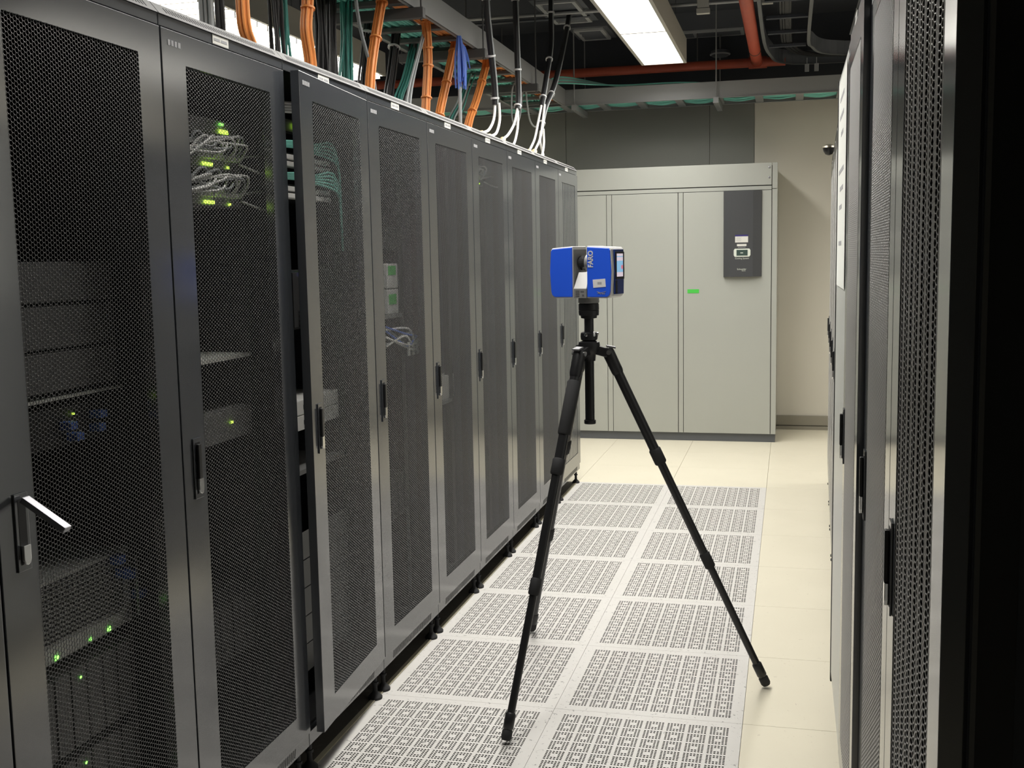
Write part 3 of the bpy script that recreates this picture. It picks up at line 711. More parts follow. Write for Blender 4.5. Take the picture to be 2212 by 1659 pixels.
for x in (-2.2, -0.53, 0.57, 1.8):
    MB().box(x - 0.02, x + 0.02, -0.26, 0.26, -0.045, -0.003).build('hanger_channel', 'tray', t)
    for y in (-0.24, 0.24): MB().tube([(x, y, -0.05), (x, y, RZ - 2.652)], 0.005, 8).build('threaded_rod', 'tray', t)

def cable(name, label, group, pts, rad, m, n=6, cat='cable'):
    o = MB().tube(smooth_path(pts, 5), rad, n).build(name, m, None, smooth=True)
    return tag(o, label, cat, group)
random.seed(11)
for k in range(11):
    x = -2.005 + k * 0.0205
    y = -6.75; pts = []
    while y < 1.72:
        pts.append((x + random.uniform(-.004, .004), y, 2.688 + random.uniform(0, .010))); y += 0.6
    pts.append((x, 1.75, 2.69))
    cable('network_cable', 'teal cable lying lengthwise in the long overhead tray', 'teal cables in the long tray', pts, 0.010, 'teal')
for k in range(6):
    x = -1.752 + k * 0.0205
    y = -6.75; pts = []
    while y < 1.72:
        pts.append((x + random.uniform(-.004, .004), y, 2.689 + random.uniform(0, .010))); y += 0.6
    pts.append((x, 1.75, 2.69))
    cable('fibre_cable', 'orange cable lying lengthwise in the long overhead tray', 'orange cables in the long tray', pts, 0.010, 'orange')
for k in range(10):
    yy = 1.83 + k * 0.036; pts = []
    x = -3.47; i = 0
    while x < 1.56:
        pts.append((x, yy + random.uniform(-.006, .006), 2.684 if i % 2 == 0 else 2.668 + random.uniform(-.006, .012))); x += 0.1525; i += 1
    cable('network_cable', 'teal cable sagging between the rungs of the far wall tray', 'teal cables in the far wall tray', pts, 0.008, 'teal')
# loops hanging off the trays near the corner
cable('network_cable', 'pale teal cable hanging in a narrow loop below the tray corner', 'loose loops below the tray', [(-1.70, 0.55, 2.67), (-1.72, 0.50, 2.6), (-1.72, 0.48, 2.42), (-1.71, 0.53, 2.37), (-1.70, 0.62, 2.43), (-1.70, 0.72, 2.62), (-1.70, 0.75, 2.67)], 0.006, 'greyc')
cable('network_cable', 'pale teal cable drooping from the tray toward the second power cord', 'loose loops below the tray', [(-1.70, 0.82, 2.67), (-1.70, 0.86, 2.55), (-1.70, 0.95, 2.44), (-1.69, 1.1, 2.42), (-1.69, 1.25, 2.55), (-1.69, 1.3, 2.67)], 0.006, 'greyc')
for k in range(5):
    cable('network_cable', ('loose teal cable','loose grey cable')[k % 2] + ' swooping over the tray corner beside the far wall', 'loose cables over the tray corner', [(-1.75 + k * .02, 1.2, 2.72), (-1.60, 1.62, 2.80 + .012 * k), (-1.2, 1.88 + .02 * k, 2.80), (-0.6, 1.9 + .02 * k, 2.79 - .012 * k), (-0.1, 1.95, 2.70)], 0.006, ('teal', 'greyc', 'teal', 'greyc', 'teal')[k])

# ------------------------------------------------------------------ cable bundles dropping from the tray to the rack tops
def bundle(name, label, group, pts, n, rad, spread, m, ties=(), flare=1.0, tiem='tie', seed=0, cat='cable bundle', droop=0.0):
    rnd = random.Random(seed + 17)
    b = thing(name, label, cat, pts[-1], 0, group)
    o = Vector(pts[-1]); P = [p - o for p in smooth_path(pts, 4)]; K = len(P)
    for k in range(n):
        a = 2.399 * k; rr = spread * math.sqrt((k + 0.5) / n)
        off = Vector((math.cos(a) * rr, math.sin(a) * rr, 0)); j = Vector((rnd.uniform(-1, 1), rnd.uniform(-1, 1), 0)) * spread * (flare - 1)
        q = []
        for i, p in enumerate(P):
            t = i / (K - 1); q.append(p + off + j * abs(t - 0.25) * 1.6)
        q[0].z += rnd.uniform(0, droop); 
        MB().tube(q, rad, 6).build('strand', m if isinstance(m, str) else m[k % len(m)], b, smooth=True)
    for tt in ties:
        i = int(tt * (K - 1)); p = P[i]; d = (P[min(i + 1, K - 1)] - P[max(i - 1, 0)]).normalized()
        MB().tube([p - d * 0.004, p + d * 0.004], spread + rad * 1.35, 14).build('cable_tie', tiem, b, smooth=True)
    return b
OG = 'orange cable bundles dropping to the left racks'
ob = [
    ([(-1.70, -3.37, 2.70), (-1.70, -3.40, 2.45), (-1.70, -3.40, 2.28), (-1.70, -3.35, 2.20), (-1.70, -3.30, 2.03)], 'leftmost thick orange cable bundle dropping from the tray', (0.3,)),
    ([(-1.70, -2.84, 2.70), (-1.70, -2.86, 2.48), (-1.70, -2.885, 2.36), (-1.70, -2.855, 2.24), (-1.70, -2.84, 2.03)], 'thick orange cable bundle, second from the left, above the ajar door', (0.35,)),
    ([(-1.70, -1.99, 2.72), (-1.70, -2.04, 2.64), (-1.70, -2.11, 2.51), (-1.70, -2.21, 2.29), (-1.70, -2.26, 2.03)], 'orange cable bundle, third from the left, crossed by a thick black one', (0.3, 0.6)),
    ([(-1.70, -1.40, 2.70), (-1.70, -1.385, 2.58), (-1.70, -1.383, 2.46), (-1.70, -1.44, 2.235), (-1.70, -1.46, 2.03)], 'straight orange cable bundle, fourth from the left, below the tray rail', (0.12, 0.32, 0.55, 0.72)),
    ([(-1.70, -0.85, 2.72), (-1.70, -0.89, 2.66), (-1.70, -1.07, 2.417), (-1.70, -1.21, 2.227), (-1.70, -1.3, 2.03)], 'slanting orange cable bundle beside the hanging blue cables', (0.35, 0.55, 0.75)),
    ([(-1.70, -0.22, 2.70), (-1.70, -0.25, 2.63), (-1.70, -0.467, 2.409), (-1.70, -0.66, 2.239), (-1.70, -0.72, 2.03)], 'rightmost orange cable bundle, slanting down beside the black power cord', (0.4, 0.65)),
]
for k, (p, lb, ti) in enumerate(ob): bundle('orange_cable_bundle', lb, OG, p, 14, 0.0058, 0.021, 'orange', ti, 1.1, 'orange', k)
BG = 'black cable bundles behind the left racks'
X9 = -1.92
def straight(xa, ya, za, yb, bend=0.0, x=X9): return [(x, ya, za), (x, ya + (yb - ya) * .4 + bend, 2.45), (x, ya + (yb - ya) * .75 + bend, 2.3), (x, yb, 2.03)]
bundle('grey_conduit_bundle', 'thick grey cable bundle bound with a pale band, above the third rack', None, straight(0, -3.26, 2.68, -3.25), 8, 0.008, 0.026, 'greyc', (0.72,), 1.1, 'tagw', 21)
blk = [(-3.18, -3.16, 0, 6, 'black cable bundle right of the grey banded one'), (-2.72, -2.66, 0, 12, 'loose black cables fanning out above the ajar door'),
       (-2.26, -2.24, 0, 12, 'dense black cable bundle right of the second orange bundle'), (-2.12, -2.16, 0, 14, 'dense black cable bundle left of the dark teal cables'),
       (-1.62, -1.76, -0.04, 9, 'curved black cable bundle crossing the third orange bundle'), (-1.24, -1.44, -0.02, 12, 'long black cable bundle left of the straight orange bundle'),
       (-0.93, -1.26, 0, 8, 'thin slanting black cables just left of the straight orange bundle')]
for k, (a, b, bd, n, lb) in enumerate(blk):
    bundle('black_cable_bundle', lb, BG, straight(0, a, 2.70, b, bd), n, 0.006, 0.026 if k not in (1, 6) else 0.034, 'blackc' if k != 6 else ('greyc', 'blackc'), (0.2,) if k in (4, 5) else (), 1.9 if k in (1, 2, 3, 6) else 1.2, 'tie', 30 + k)
bundle('teal_cable_bundle', 'dark teal cables hanging beside the fanned black ones above the ajar door', 'dark teal cable bundles', straight(0, -2.63, 2.70, -2.60), 8, 0.005, 0.024, 'dteal', (), 2.0, 'tie', 51)
bundle('teal_cable_bundle', 'thick dark teal bundle in front of the louvred lamp', 'dark teal cable bundles', straight(0, -1.92, 2.70, -1.98), 16, 0.005, 0.028, 'dteal', (), 1.8, 'tie', 52)
bundle('teal_cable_bundle', 'slanting dark teal bundle left of the straight orange bundle', 'dark teal cable bundles', straight(0, -0.95, 2.66, -1.36), 10, 0.006, 0.024, 'dteal', (), 1.3, 'tie', 53)
bundle('teal_cable_bundle', 'dark teal cables slanting behind the hanging blue bundle', 'dark teal cable bundles', straight(0, 0.15, 2.66, -0.42), 9, 0.005, 0.03, ('dteal', 'greyc'), (), 1.6, 'tie', 54)
bundle('grey_cable_pair', 'pair of pale grey cables slanting left of the straight orange bundle', 'thin grey cables', [(-1.72, -1.35, 2.66), (-1.72, -1.52, 2.45), (-1.70, -1.70, 2.25), (-1.68, -1.80, 2.03)], 3, 0.006, 0.014, 'greyc', (), 1.6, 'tie', 61)
bundle('grey_cable_pair', 'thin grey cable slanting in front of the dark teal bundle', 'thin grey cables', [(-1.72, -2.33, 2.70), (-1.72, -2.28, 2.5), (-1.72, -2.12, 2.27), (-1.72, -2.06, 2.03)], 2, 0.005, 0.007, 'greyc', (), 1.2, 'tie', 62)
# blue coil hanging from the tray
bb = thing('blue_cable_coil', 'bunch of blue patch cables hanging from the tray above a grey cord', 'cable bundle', (-1.60, -1.15, 2.385))
rnd = random.Random(5)
for k in range(22):
    a = rnd.uniform(0, 2 * PI); r = rnd.uniform(0.004, 0.034); dx, dy = math.cos(a) * r, math.sin(a) * r
    MB().tube(smooth_path([(dx * .25, dy * .25, 0.262), (dx * .8, dy * .8, 0.17), (dx, dy, 0.08), (dx * .9, dy * .9, rnd.uniform(-0.02, 0.05))], 4), 0.0048, 6).build('strand', 'bluec', bb, smooth=True)
for k in range(5):
    a = rnd.uniform(-0.6, 0.9); r = rnd.uniform(0.07, 0.10)
    MB().tube(smooth_path([(0, 0, 0.22), (0.2 * r, r * .5, 0.21), (0.3 * r, r, 0.13 + rnd.uniform(-.05, .03))], 4), 0.0035, 6).build('loose_end', 'bluec', bb, smooth=True)
cable('grey_cable', 'pale grey cord hanging straight below the blue bunch', None, [(-1.60, -1.15, 2.40), (-1.60, -1.155, 2.32), (-1.60, -1.16, 2.16), (-1.60, -1.16, 2.03)], 0.010, 'greyc', 8)

# power cords from the ceiling to the far racks
def cord(label, path, split, thick, seedk):
    c = thing('power_cable', label, 'power cable', path[-1], 0, 'black power cords hanging over the far left racks')
    o = Vector(path[-1]); P = [p - o for p in smooth_path(path, 5)]
    MB().tube(P, thick, 12).build('sleeve', 'blackc', c, smooth=True)
    MB().tube([p + Vector((0.004, 0.0, 0)) + Vector((0.8, -0.6, 0)).normalized() * thick for p in P], thick * 0.28, 8).build('thin_cable', 'greyc', c, smooth=True)
    for tt in (0.25, 0.6, 0.93):
        i = int(tt * (len(P) - 1)); d = (P[min(i + 1, len(P) - 1)] - P[max(i - 1, 0)]).normalized()
        MB().tube([P[i] - d * 0.005, P[i] + d * 0.005], thick * 1.45, 12).build('cable_tie', 'tie', c, smooth=True)
    for s in split:
        q = smooth_path([Vector(x) - o for x in s], 5)
        MB().tube(q, 0.0078, 8).build('white_conduit', 'whitec', c, smooth=True)
        d = (q[-2] - q[-7]).normalized(); e = q[-6]
        MB().tube([e - d * 0.02, e - d * 0.012, e + d * 0.016, e + d * 0.024], [0.013, 0.018, 0.018, 0.013], 10).build('connector', 'cream', c, smooth=True)
    return c
xc = -1.45
cord('first black power cord from the left, ending in two white conduits with cream connectors', [(xc, -1.15, RZ), (xc, -1.13, 2.83), (xc, -1.08, 2.645), (xc, -1.0, 2.42), (xc, -0.985, 2.30)],
     [[(xc, -0.985, 2.31), (xc, -1.02, 2.22), (xc, -1.13, 2.15), (xc, -1.28, 2.11), (xc, -1.36, 2.03)], [(xc + .02, -0.98, 2.31), (xc + .02, -0.97, 2.22), (xc + .02, -1.05, 2.14), (xc + .02, -1.20, 2.10), (xc + .02, -1.26, 2.03)]], 0.017, 1)
cord('second black power cord from the left, with two cream connectors', [(xc, -0.48, RZ), (xc, -0.475, 2.967), (xc, -0.455, 2.69), (xc, -0.44, 2.42), (xc, -0.47, 2.34)],
     [[(xc, -0.465, 2.35), (xc, -0.55, 2.25), (xc, -0.70, 2.17), (xc, -0.84, 2.12), (xc, -0.92, 2.03)], [(xc, -0.46, 2.35), (xc, -0.47, 2.24), (xc, -0.54, 2.15), (xc, -0.62, 2.10), (xc, -0.66, 2.03)]], 0.017, 2)
cord('third black power cord from the left, slanting to a bundled white conduit', [(xc, 0.55, RZ), (xc, 0.535, 3.1), (xc, 0.515, 2.876), (xc, 0.35, 2.64), (xc, 0.2, 2.44)],
     [[(xc, 0.2, 2.45), (xc, 0.10, 2.34), (xc, -0.02, 2.21), (xc, -0.19, 2.11), (xc, -0.24, 2.03)], [(xc + .02, 0.2, 2.45), (xc + .025, 0.12, 2.34), (xc + .03, 0.0, 2.21), (xc + .03, -0.17, 2.11), (xc + .03, -0.2, 2.03)]], 0.017, 3)
cord('rightmost black power cord, slanting to the slatted end rack', [(xc, 1.25, RZ), (xc, 1.096, 3.108), (xc, 0.657, 2.668), (xc, 0.30, 2.44), (xc, 0.15, 2.28)],
     [[(xc, 0.16, 2.29), (xc, 0.14, 2.20), (xc, 0.22, 2.12), (xc, -0.04, 2.08), (xc, -0.06, 2.03)], [(xc + .02, 0.15, 2.29), (xc + .02, 0.16, 2.2), (xc + .02, 0.1, 2.12), (xc + .02, -0.03, 2.06), (xc + .02, -0.05, 2.03)]], 0.018, 4)

# ------------------------------------------------------------------ red sprinkler pipes
rp = thing('sprinkler_pipe', 'red painted pipe running lengthwise over the aisle to the cross pipe', 'pipe', (-0.137, -2.0, 2.95))
MB().tube([(0, -6.6, 0), (0, 4.06, 0)], 0.042, 20).build('pipe', 'red', rp, smooth=True)
MB().tube([(0, 3.56, 0), (0, 3.575, 0)], 0.045, 20).build('coupling', 'rung', rp, smooth=True)
MB().tube([(0, 4.02, 0), (0, 4.06, 0)], 0.049, 20).build('flange', 'red', rp, smooth=True)
cpz = thing('sprinkler_pipe', 'red painted cross pipe above the tray on the far wall', 'pipe', (-1.8, 2.12, 2.95))
MB().tube([(-2.6, 0, 0), (1.88, 0, 0)], 0.036, 20).build('pipe', 'red', cpz, smooth=True)
MB().tube([(1.60, 0, 0), (1.74, 0, 0)], 0.047, 20).build('tee_fitting', 'red', cpz, smooth=True)
for x in (-1.9, -0.4, 1.2): MB().tube([(x, 0, 0.03), (x, 0, RZ - 2.95)], 0.005, 8).build('hanger_rod', 'rung', cpz)

# ------------------------------------------------------------------ ceiling furniture
def vent(label, x0, x1, y0, y1, split=None, z=3.2):
    v = thing('ceiling_vent', label, 'vent', ((x0 + x1) / 2, (y0 + y1) / 2, z), 0, 'grey ceiling vents')
    a = (x1 - x0) / 2; b = (y1 - y0) / 2; t = 0.028
    MB().box(-a, -a + t, -b, b, 0, 0.02).box(a - t, a, -b, b, 0, 0.02).box(-a + t, a - t, -b, -b + t, 0, 0.02).box(-a + t, a - t, b - t, b, 0, 0.02).build('frame', 'frame', v, bevel=0.002)
    MB().box(-a - 0.04, a + 0.04, -b - 0.04, b + 0.04, 0.021, RZ - z).build('duct_box', 'duct', v)
    for k in range(3):
        yy = -b + t + (k + 0.5) * (2 * b - 2 * t) / 3
        MB().beam((-a + t, yy, 0.010), (a - t, yy, 0.010), 0.05, 0.003, (0, 0.4, 1)).build('blade', 'duct', v)
    if split is not None: MB().box(split - t / 2 - (x0 + x1) / 2, split + t / 2 - (x0 + x1) / 2, -b + t, b - t, 0, 0.02).build('cross_bar', 'frame', v) if split < 10 else MB().box(-a + t, a - t, -t / 2, t / 2, -0.002, 0.018).build('cross_bar', 'frame', v)
vent('square grey ceiling vent nearest the top edge, left of the aisle lamp', -1.60, -1.32, 0.72, 1.42, 11)
vent('square grey ceiling vent in front of the far wall, left of the aisle lamp', -1.52, -1.29, 1.72, 2.12)
vent('long grey ceiling vent right of the aisle lamp', -0.75, -0.24, 2.08, 2.30, -0.62)
cd = MB().tube([(-2.6, 1.02, 3.2), (1.5, 1.10, 3.2)], 0.012, 10).build('conduit', 'frame', None, smooth=True); tag(cd, 'pale metal conduit crossing under the dark ceiling', 'conduit')
cd = MB().tube([(-2.6, 1.22, 3.2), (-1.3, 1.20, 3.2)], 0.010, 10).build('conduit', 'duct', None, smooth=True); tag(cd, 'dark conduit running behind the pale one left of the vent', 'conduit')
jb = thing('junction_box', 'cream double junction box on the conduit beside the aisle lamp', 'junction box', (-0.475, 1.065, 3.17))
MB().box(-0.04, 0.04, -0.02, 0.02, 0.0, 0.07).build('upper_box', 'tagw', jb, bevel=0.003); MB().box(-0.046, 0.046, -0.022, 0.022, -0.04, -0.003).build('lower_box', 'tagw', jb, bevel=0.003); MB().tube([(0, 0, 0.07), (0, 0, RZ - 3.17)], 0.006, 8).build('drop_rod', 'duct', jb)
jb = thing('junction_box', 'cream junction box on the conduit right of the red pipe', 'junction box', (-0.05, 1.075, 3.18))
MB().box(-0.05, 0.05, -0.022, 0.022, -0.012, 0.035).build('box', 'tagw', jb, bevel=0.003)
MB().box(-0.035, 0.035, -0.0235, -0.0222, -0.004, 0.010).build('cover', 'fade', jb); MB().tube([(0, 0, 0.035), (0, 0, RZ - 3.18)], 0.006, 8).build('drop_rod', 'duct', jb)
sd = thing('ceiling_speaker', 'round dark ceiling speaker between the long vent and the red pipe', 'speaker', (-0.43, 2.25, 3.03))
MB().lathe([(0.02, 0), (0.06, 0.004), (0.075, 0.02), (0.072, 0.05), (0.03, 0.06)], n=24).build('body', 'duct', sd, smooth=True)
MB().lathe([(0.076, 0.016), (0.081, 0.018), (0.081, 0.026), (0.076, 0.028)], n=24).build('rim', 'frame', sd, smooth=True)
MB().tube([(0, 0, 0.06), (0, 0, RZ - 3.03)], 0.008, 8).build('stem', 'duct', sd)
# bent cable ladder on the right
bt = thing('cable_basket', 'dark bent cable ladder under the ceiling at the right', 'cable tray', (0.3, 1.9, 2.93))
pa = smooth_path([(-0.36, -2.4, 0), (-0.36, -0.75, 0), (-0.32, -0.15, 0), (-0.27, 0.12, 0), (-0.12, 0.27, 0), (0.2, 0.30, 0), (1.6, 0.30, 0)], 4)
pb2 = smooth_path([(-0.06, -2.4, 0), (-0.06, -0.75, 0), (-0.03, -0.45, 0), (0.03, -0.2, 0), (0.15, -0.07, 0), (0.4, 0.0, 0), (1.6, 0.0, 0)], 4)
for pth in (pa, pb2):
    r = MB()
    for a, b in zip(pth[:-1], pth[1:]): r.beam(a + Vector((0, 0, 0.05)), b + Vector((0, 0, 0.05)), 0.008, 0.10)
    r.build('side_rail', 'duct', bt)
    r = MB()
    for a, b in zip(pth[:-1], pth[1:]): r.beam(a - Vector((0, 0, 0.003)), b - Vector((0, 0, 0.003)), 0.022, 0.006)
    r.build('rail_flange', 'flange', bt)
for x in (0.35, 0.75, 1.1): MB().box(x - 0.03, x + 0.03, 0.012, 0.288, 0.0, 0.018).build('rung', 'frame', bt)
for y in (-2.0, -1.5, -1.0, -0.5): MB().box(-0.33, -0.075, y - 0.02, y + 0.02, 0.0, 0.018).build('rung', 'ceil', bt)
bundle('black_cable_bundle', 'black cables following the bent ladder at the right', None, [(0.09, -0.5, 2.96), (0.09, 1.2, 2.96), (0.12, 1.65, 2.97), (0.22, 1.95, 2.97), (0.5, 2.05, 2.96), (1.8, 2.05, 2.96)], 6, 0.010, 0.035, 'blackc', (), 1.0, 'tie', 71)
for x, lb in ((0.24, 'left one'), (0.31, 'right one')):
    sk = thing('hanging_socket', 'small white socket hanging below the bent ladder, %s' % lb, 'socket', (x, 1.9, 2.86), 0, 'sockets below the bent ladder')
    MB().box(-0.016, 0.016, -0.016, 0.016, -0.035, 0.02).build('body', 'frame', sk, bevel=0.003); MB().tube([(0, 0, 0.02), (0, 0, 0.067)], 0.004, 6).build('lead', 'frame', sk)

# ------------------------------------------------------------------ equipment inside the left racks
EXF = -1.288
def led(parent, y, z, m='ledg', w=0.006, h=0.004, x=0.0):
    MB().box(x, x + 0.002, y - w / 2, y + w / 2, z - h / 2, z + h / 2).build('indicator_light', m, parent)
def server(label, y, z0, h, depth=0.65, bays=0, m='equip', leds=(), group=None, handle=False, name='rack_server'):
    t = thing(name, label, 'server', (EXF, y, z0), 0, group)
    MB().box(-depth, -0.008, -0.217, 0.217, 0.001, h - 0.001).build('chassis', m, t, bevel=0.0015)
    for s in (-1, 1): MB().box(-0.008, 0.004, s * 0.217 if s < 0 else 0.217, (s * 0.238 if s < 0 else 0.238), 0.001, h - 0.001).build('rack_ear', 'equipl' if handle else m, t) if s > 0 else MB().box(-0.008, 0.004, -0.238, -0.217, 0.001, h - 0.001).build('rack_ear', m, t)
    if bays:
        wd = 0.42 / bays
        bm_ = MB().box(-0.007, 0.006, 0.003, wd - 0.003, 0.008, h - 0.008).data('drive_bay', m, bevel=0.0015)
        for k in range(bays): link('drive_bay', bm_, t, (0, -0.21 + k * wd, 0))
    else:
        MB().box(-0.007, 0.003, -0.215, 0.215, 0.004, h - 0.004).build('bezel', m, t, bevel=0.0015)
    if handle:
        MB().tube([(0.004, 0.212, 0.02), (0.03, 0.212, 0.02), (0.03, 0.212, h - 0.02), (0.004, 0.212, h - 0.02)], 0.004, 8).build('pull_handle', 'steel', t, smooth=True)
    for l in leds: led(t, *l, x=0.0065)
    return t
EG = 'servers in the rack with the swung out handle'
server('upper plain grey server in the rack with the swung out handle', -5.1, 1.390, 0.084, m='equipd', group=EG)
server('middle plain grey server in the rack with the swung out handle', -5.1, 1.298, 0.090, m='equipd', group=EG)
server('lower plain grey server in the rack with the swung out handle', -5.1, 1.212, 0.085, m='equipd', group=EG)
sh = thing('rack_shelf', 'thin pale shelf edge below three plain servers', 'shelf', (EXF, -5.1, 1.198)); MB().box(-0.6, 0.006, -0.238, 0.238, 0, 0.006).build('plate', 'equipl', sh); MB().box(-0.6, -0.59, -0.238, 0.238, 0.006, 0.012).build('lip', 'equip', sh)
sw = server('network switch with blue plugs below the thin shelf', -5.1, 1.10, 0.085, 0.4, leds=((0.06, 0.065, 'ledy'),), m='inner', name='network_switch')
for a, b in ((0.03, 0.045), (0.05, 0.02), (0.13, 0.055), (0.125, 0.028)):
    MB().box(0.003, 0.03, a - 0.012, a + 0.012, b - 0.008, b + 0.008).build('blue_plug', 'bluec', sw, bevel=0.002)
ch = server('large grey blade chassis with a mesh front and pale lower strip', -5.1, 0.675, 0.175, 0.7, m='equipm', leds=((-0.04, 0.012, 'ledg', 0.01, 0.008), (0.135, 0.012, 'ledg', 0.01, 0.008), (0.07, 0.012, 'ledg')), handle=True)
MB().box(0.003, 0.0062, -0.21, 0.19, 0.004, 0.036).build('pale_strip', 'equipl', ch, bevel=0.001)
gr = MB()
for i in range(44):
    for j in range(13):
        y = -0.205 + i * 0.0092 + (0.0046 if j % 2 else 0); z = 0.044 + j * 0.0095
        gr.box(0.003, 0.0045, y, y + 0.0055, z, z + 0.0055)
g = gr.build('front_grille', 'inner', ch); g['kind'] = 'stuff'
for a, b in ((0.165, 0.158), (0.205, 0.115), (0.236, 0.062), (0.18, 0.125)):
    MB().box(0.006, 0.03, a - 0.013, a + 0.013, b - 0.010, b + 0.010).build('blue_latch', 'bluec', ch, bevel=0.003)
for k, (z, nmx) in enumerate(((0.47, 'upper'), (0.285, 'middle'), (0.14, 'lower'))):
    server('%s server with upright drive bays below the blade chassis' % nmx, -5.1, z, (0.18, 0.18, 0.14)[k], bays=8, leds=((-0.12, 0.16, 'ledg'), (0.03, 0.15, 'ledg')), group='servers with upright drive bays')
# third rack: patch panels with white cables
def patched(label, y, z, seed, n=11, group='switches with white patch cables'):
    s = server(label, y, z, 0.044, 0.35, m='equip', leds=((0.05, 0.012, 'ledy', 0.05, 0.008), (0.155, 0.010, 'ledy', 0.012, 0.006)), group=group, name='network_switch')
    rnd = random.Random(seed)
    for k in range(n):
        yy = -0.02 + k * 0.021; zz = 0.030
        MB().box(0.003, 0.026, yy - 0.005, yy + 0.005, zz - 0.005, zz + 0.006).build('plug', 'whitec', s, bevel=0.001)
        MB().tube(smooth_path([(0.024, yy, zz), (0.05, yy - 0.01, zz + 0.03 + rnd.uniform(-.01, .02)), (0.055, yy - 0.06, zz + 0.025 + rnd.uniform(-.02, .03)), (0.04, -0.15 + rnd.uniform(-.03, .03), zz + rnd.uniform(-.02, .03)), (0.01, -0.235, zz + rnd.uniform(-.03, .02))], 4), 0.0033, 6).build('patch_cable', 'whitec' if k % 3 else 'greyc', s, smooth=True)
    MB().tube(smooth_path([(0.02, 0.19, 0.02), (0.06, 0.24, -0.002), (0.07, 0.30, 0.003), (0.07, 0.345, 0.03), (0.05, 0.33, 0.05), (0.03, 0.25, 0.045), (0.0, 0.20, 0.035)], 5), 0.0035, 6).build('looped_cable', 'whitec', s, smooth=True)
    return s
server('dark switch with green lights near the top of the third rack', -4.5, 1.785, 0.044, 0.35, leds=((0.13, 0.03, 'ledg', 0.02, 0.006), (0.14, 0.012, 'ledy', 0.045, 0.010)), name='network_switch')
patched('upper of two switches with white patch cables in the third rack', -4.5, 1.698, 1)
patched('lower of two switches with white patch cables in the third rack', -4.5, 1.604, 2)
sh = thing('rack_shelf', 'pale shelf edge halfway up the third rack', 'shelf', (EXF, -4.5, 1.213)); MB().box(-0.6, 0.006, -0.238, 0.238, 0, 0.010).build('plate', 'equipl', sh); MB().box(-0.6, -0.59, -0.238, 0.238, 0.010, 0.016).build('lip', 'equip', sh)
server('dark server with one green light in the third rack', -4.5, 1.00, 0.085, leds=((0.111, 0.05, 'ledy', 0.01, 0.006),))
server('dark server low down in the third rack', -4.5, 0.42, 0.17, m='inner', bays=6)
# rack with the ajar door
s = server('switch with a bright green light behind the ajar door', -3.9, 1.835, 0.044, 0.35, m='inner', leds=((-0.035, 0.022, 'ledy', 0.024, 0.016),), name='network_switch')
for k in range(4):
    MB().tube(smooth_path([(0.01, -0.2, 0.05 + .008 * k), (0.05, -0.12, 0.052 + .008 * k), (0.055, -0.04, 0.075 + .01 * k), (0.04, -0.02, 0.12 + .004 * k), (0.01, -0.05, 0.14)], 5), 0.005, 6).build('patch_cable', 'whitec', s, smooth=True)
for z, q in ((1.735, 'upper'), (1.645, 'lower')):
    s = thing('patch_panel', '%s patch panel with teal cable and white trays behind the ajar door' % q, 'patch panel', (EXF, -3.9, z), 0, 'patch panels behind the ajar door')
    MB().box(-0.3, 0.0, -0.238, 0.238, 0.0, 0.044).build('chassis', 'inner', s, bevel=0.001)
    MB().box(0.0005, 0.03, -0.2, 0.16, 0.0, 0.014).build('tray_lip', 'whitec', s, bevel=0.002); MB().box(0.0005, 0.03, -0.2, 0.16, 0.020, 0.034).build('tray_lip', 'whitec', s, bevel=0.002)
    for k in range(5): MB().tube(smooth_path([(0.012, -0.22, 0.05 + .003 * k), (0.03, -0.1, 0.056 + .004 * k), (0.035, 0.03, 0.05 + .006 * k), (0.05, 0.16, 0.03 + 0.01 * k), (0.03, 0.24, -0.03 - 0.03 * k)], 5), 0.004, 6).build('teal_cable', 'teal', s, smooth=True)
s = server('dark server with blue and green lights behind the ajar door', -3.9, 1.262, 0.178, m='inner', bays=7, leds=((-0.043, 0.168, 'ledb', 0.006, 0.02), (-0.012, 0.168, 'ledg', 0.01, 0.008)))
for k in range(4): MB().box(0.0065, 0.012, -0.055, -0.028, 0.008 + k * 0.014, 0.016 + k * 0.014).build('latch', 'chrome', s, bevel=0.001)
for z, q in ((1.006, 'upper'), (0.960, 'lower')):
    s = thing('power_unit', '%s white power unit with dark socket behind the ajar door' % q, 'power unit', (EXF, -3.9, z), 0, 'white power units behind the ajar door')
    MB().box(-0.3, 0.004, -0.1, 0.28 - 0.06, 0.001, 0.045).build('case', 'white', s, bevel=0.002)
    MB().box(0.0042, 0.006, -0.045, -0.022, 0.016, 0.030).build('socket', 'black', s); led(s, 0.0, 0.03, 'ledg', 0.004, 0.012, 0.0045)
sh = thing('rack_shelf', 'grey shelf below the white power units', 'shelf', (EXF, -3.9, 0.83)); MB().box(-0.6, 0.01, -0.238, 0.238, 0, 0.014).build('plate', 'equip', sh); MB().box(-0.6, -0.59, -0.238, 0.238, 0.014, 0.02).build('lip', 'equip', sh)
for k in range(5):
    o = MB().box(-0.004, 0.0, -0.238, 0.238, 0.0, 0.083).build('blank_panel', 'blank', None, bevel=0.0015, loc=(EXF + 0.012, -3.9, 0.228 + k * 0.0865))
    tag(o, 'grey blank panel behind the ajar door, %s' % ['lowest of five', 'second from the bottom of five', 'middle of five', 'second from the top of five', 'topmost of five'][k], 'blank panel', 'blank panels behind the ajar door')
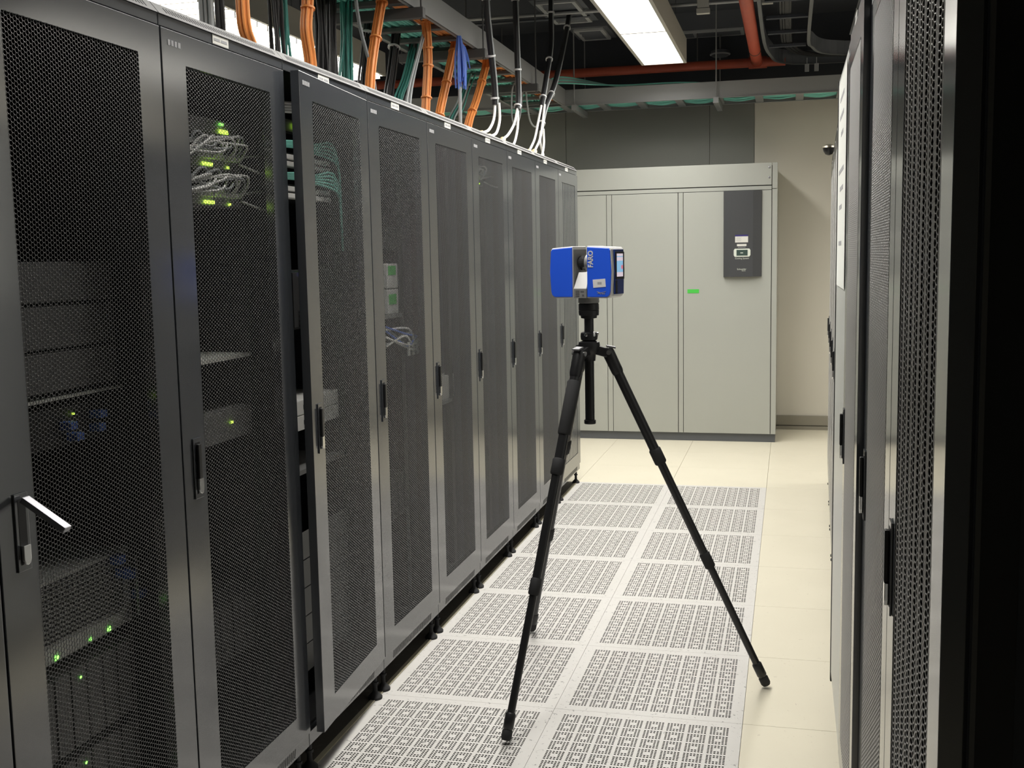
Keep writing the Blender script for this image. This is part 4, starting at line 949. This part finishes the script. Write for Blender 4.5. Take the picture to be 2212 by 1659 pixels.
# white boxes in the next two racks
for z, q in ((1.36, 'upper'), (1.266, 'lower')):
    s = thing('wall_box', '%s white box with green label in the rack beyond the ajar door' % q, 'device', (EXF, -3.1, z), 0, 'white boxes with green labels')
    MB().box(-0.25, 0.0, -0.085, 0.085, 0.0, 0.09).build('case', 'white', s, bevel=0.004)
    MB().box(0.0002, 0.0012, -0.075, 0.005, 0.048 if q == 'upper' else 0.035, 0.082 if q == 'upper' else 0.072).build('green_label', 'green', s)
sh = thing('rack_shelf', 'shelf under the white boxes with green labels', 'shelf', (EXF, -3.3, 1.252)); MB().box(-0.6, 0.01, -0.238, 0.238, 0, 0.012).build('plate', 'equip', sh); MB().box(-0.6, -0.59, -0.238, 0.238, 0.012, 0.02).build('lip', 'equip', sh)
cb = thing('cable_tangle', 'tangle of white and blue cables under the white boxes', 'cables', (EXF, -3.1, 1.15))
rnd = random.Random(9)
for k in range(8):
    MB().tube(smooth_path([(0.0, -0.12, rnd.uniform(0, .08)), (0.05, rnd.uniform(-.05, .05), rnd.uniform(-.03, .09)), (0.05, rnd.uniform(.05, .15), rnd.uniform(-.03, .07)), (0.02, rnd.uniform(.15, .3), rnd.uniform(-.02, .06))], 5), 0.004, 6).build('strand', ('whitec', 'greyc', 'bluec', 'whitec')[k % 4], cb, smooth=True)
for k in range(3): MB().box(0.05, 0.056, -0.03 + k * 0.05, -0.015 + k * 0.05, -0.04, 0.01).build('paper_flag', 'paper', cb)
server('dark server above the white boxes with green labels', -3.3, 1.50, 0.085, leds=((0.03, 0.05, 'ledy'),), m='inner')
server('dark server low in the rack beyond the ajar door', -3.3, 0.5, 0.175, m='inner', bays=6)
s = thing('wall_box', 'plain pale box halfway up the second rack beyond the ajar door', 'device', (EXF, -2.47, 0.868))
MB().box(-0.25, 0.0, -0.08, 0.08, 0.0, 0.10).build('case', 'tagw', s, bevel=0.004)
MB().tube(smooth_path([(0.0, 0.07, 0.03), (0.06, 0.15, 0.02), (0.06, 0.24, 0.08), (0.04, 0.26, 0.2)], 5), 0.004, 6).build('lead', 'whitec', s, smooth=True)
sh = thing('rack_shelf', 'shelf under the plain pale box', 'shelf', (EXF, -2.7, 0.854)); MB().box(-0.6, 0.01, -0.238, 0.238, 0, 0.012).build('plate', 'equip', sh); MB().box(-0.6, -0.59, -0.238, 0.238, 0.012, 0.02).build('lip', 'equip', sh)
patched('switch with white patch cables near the top of the fourth rack from the far end', -2.1, 1.80, 4, 8)
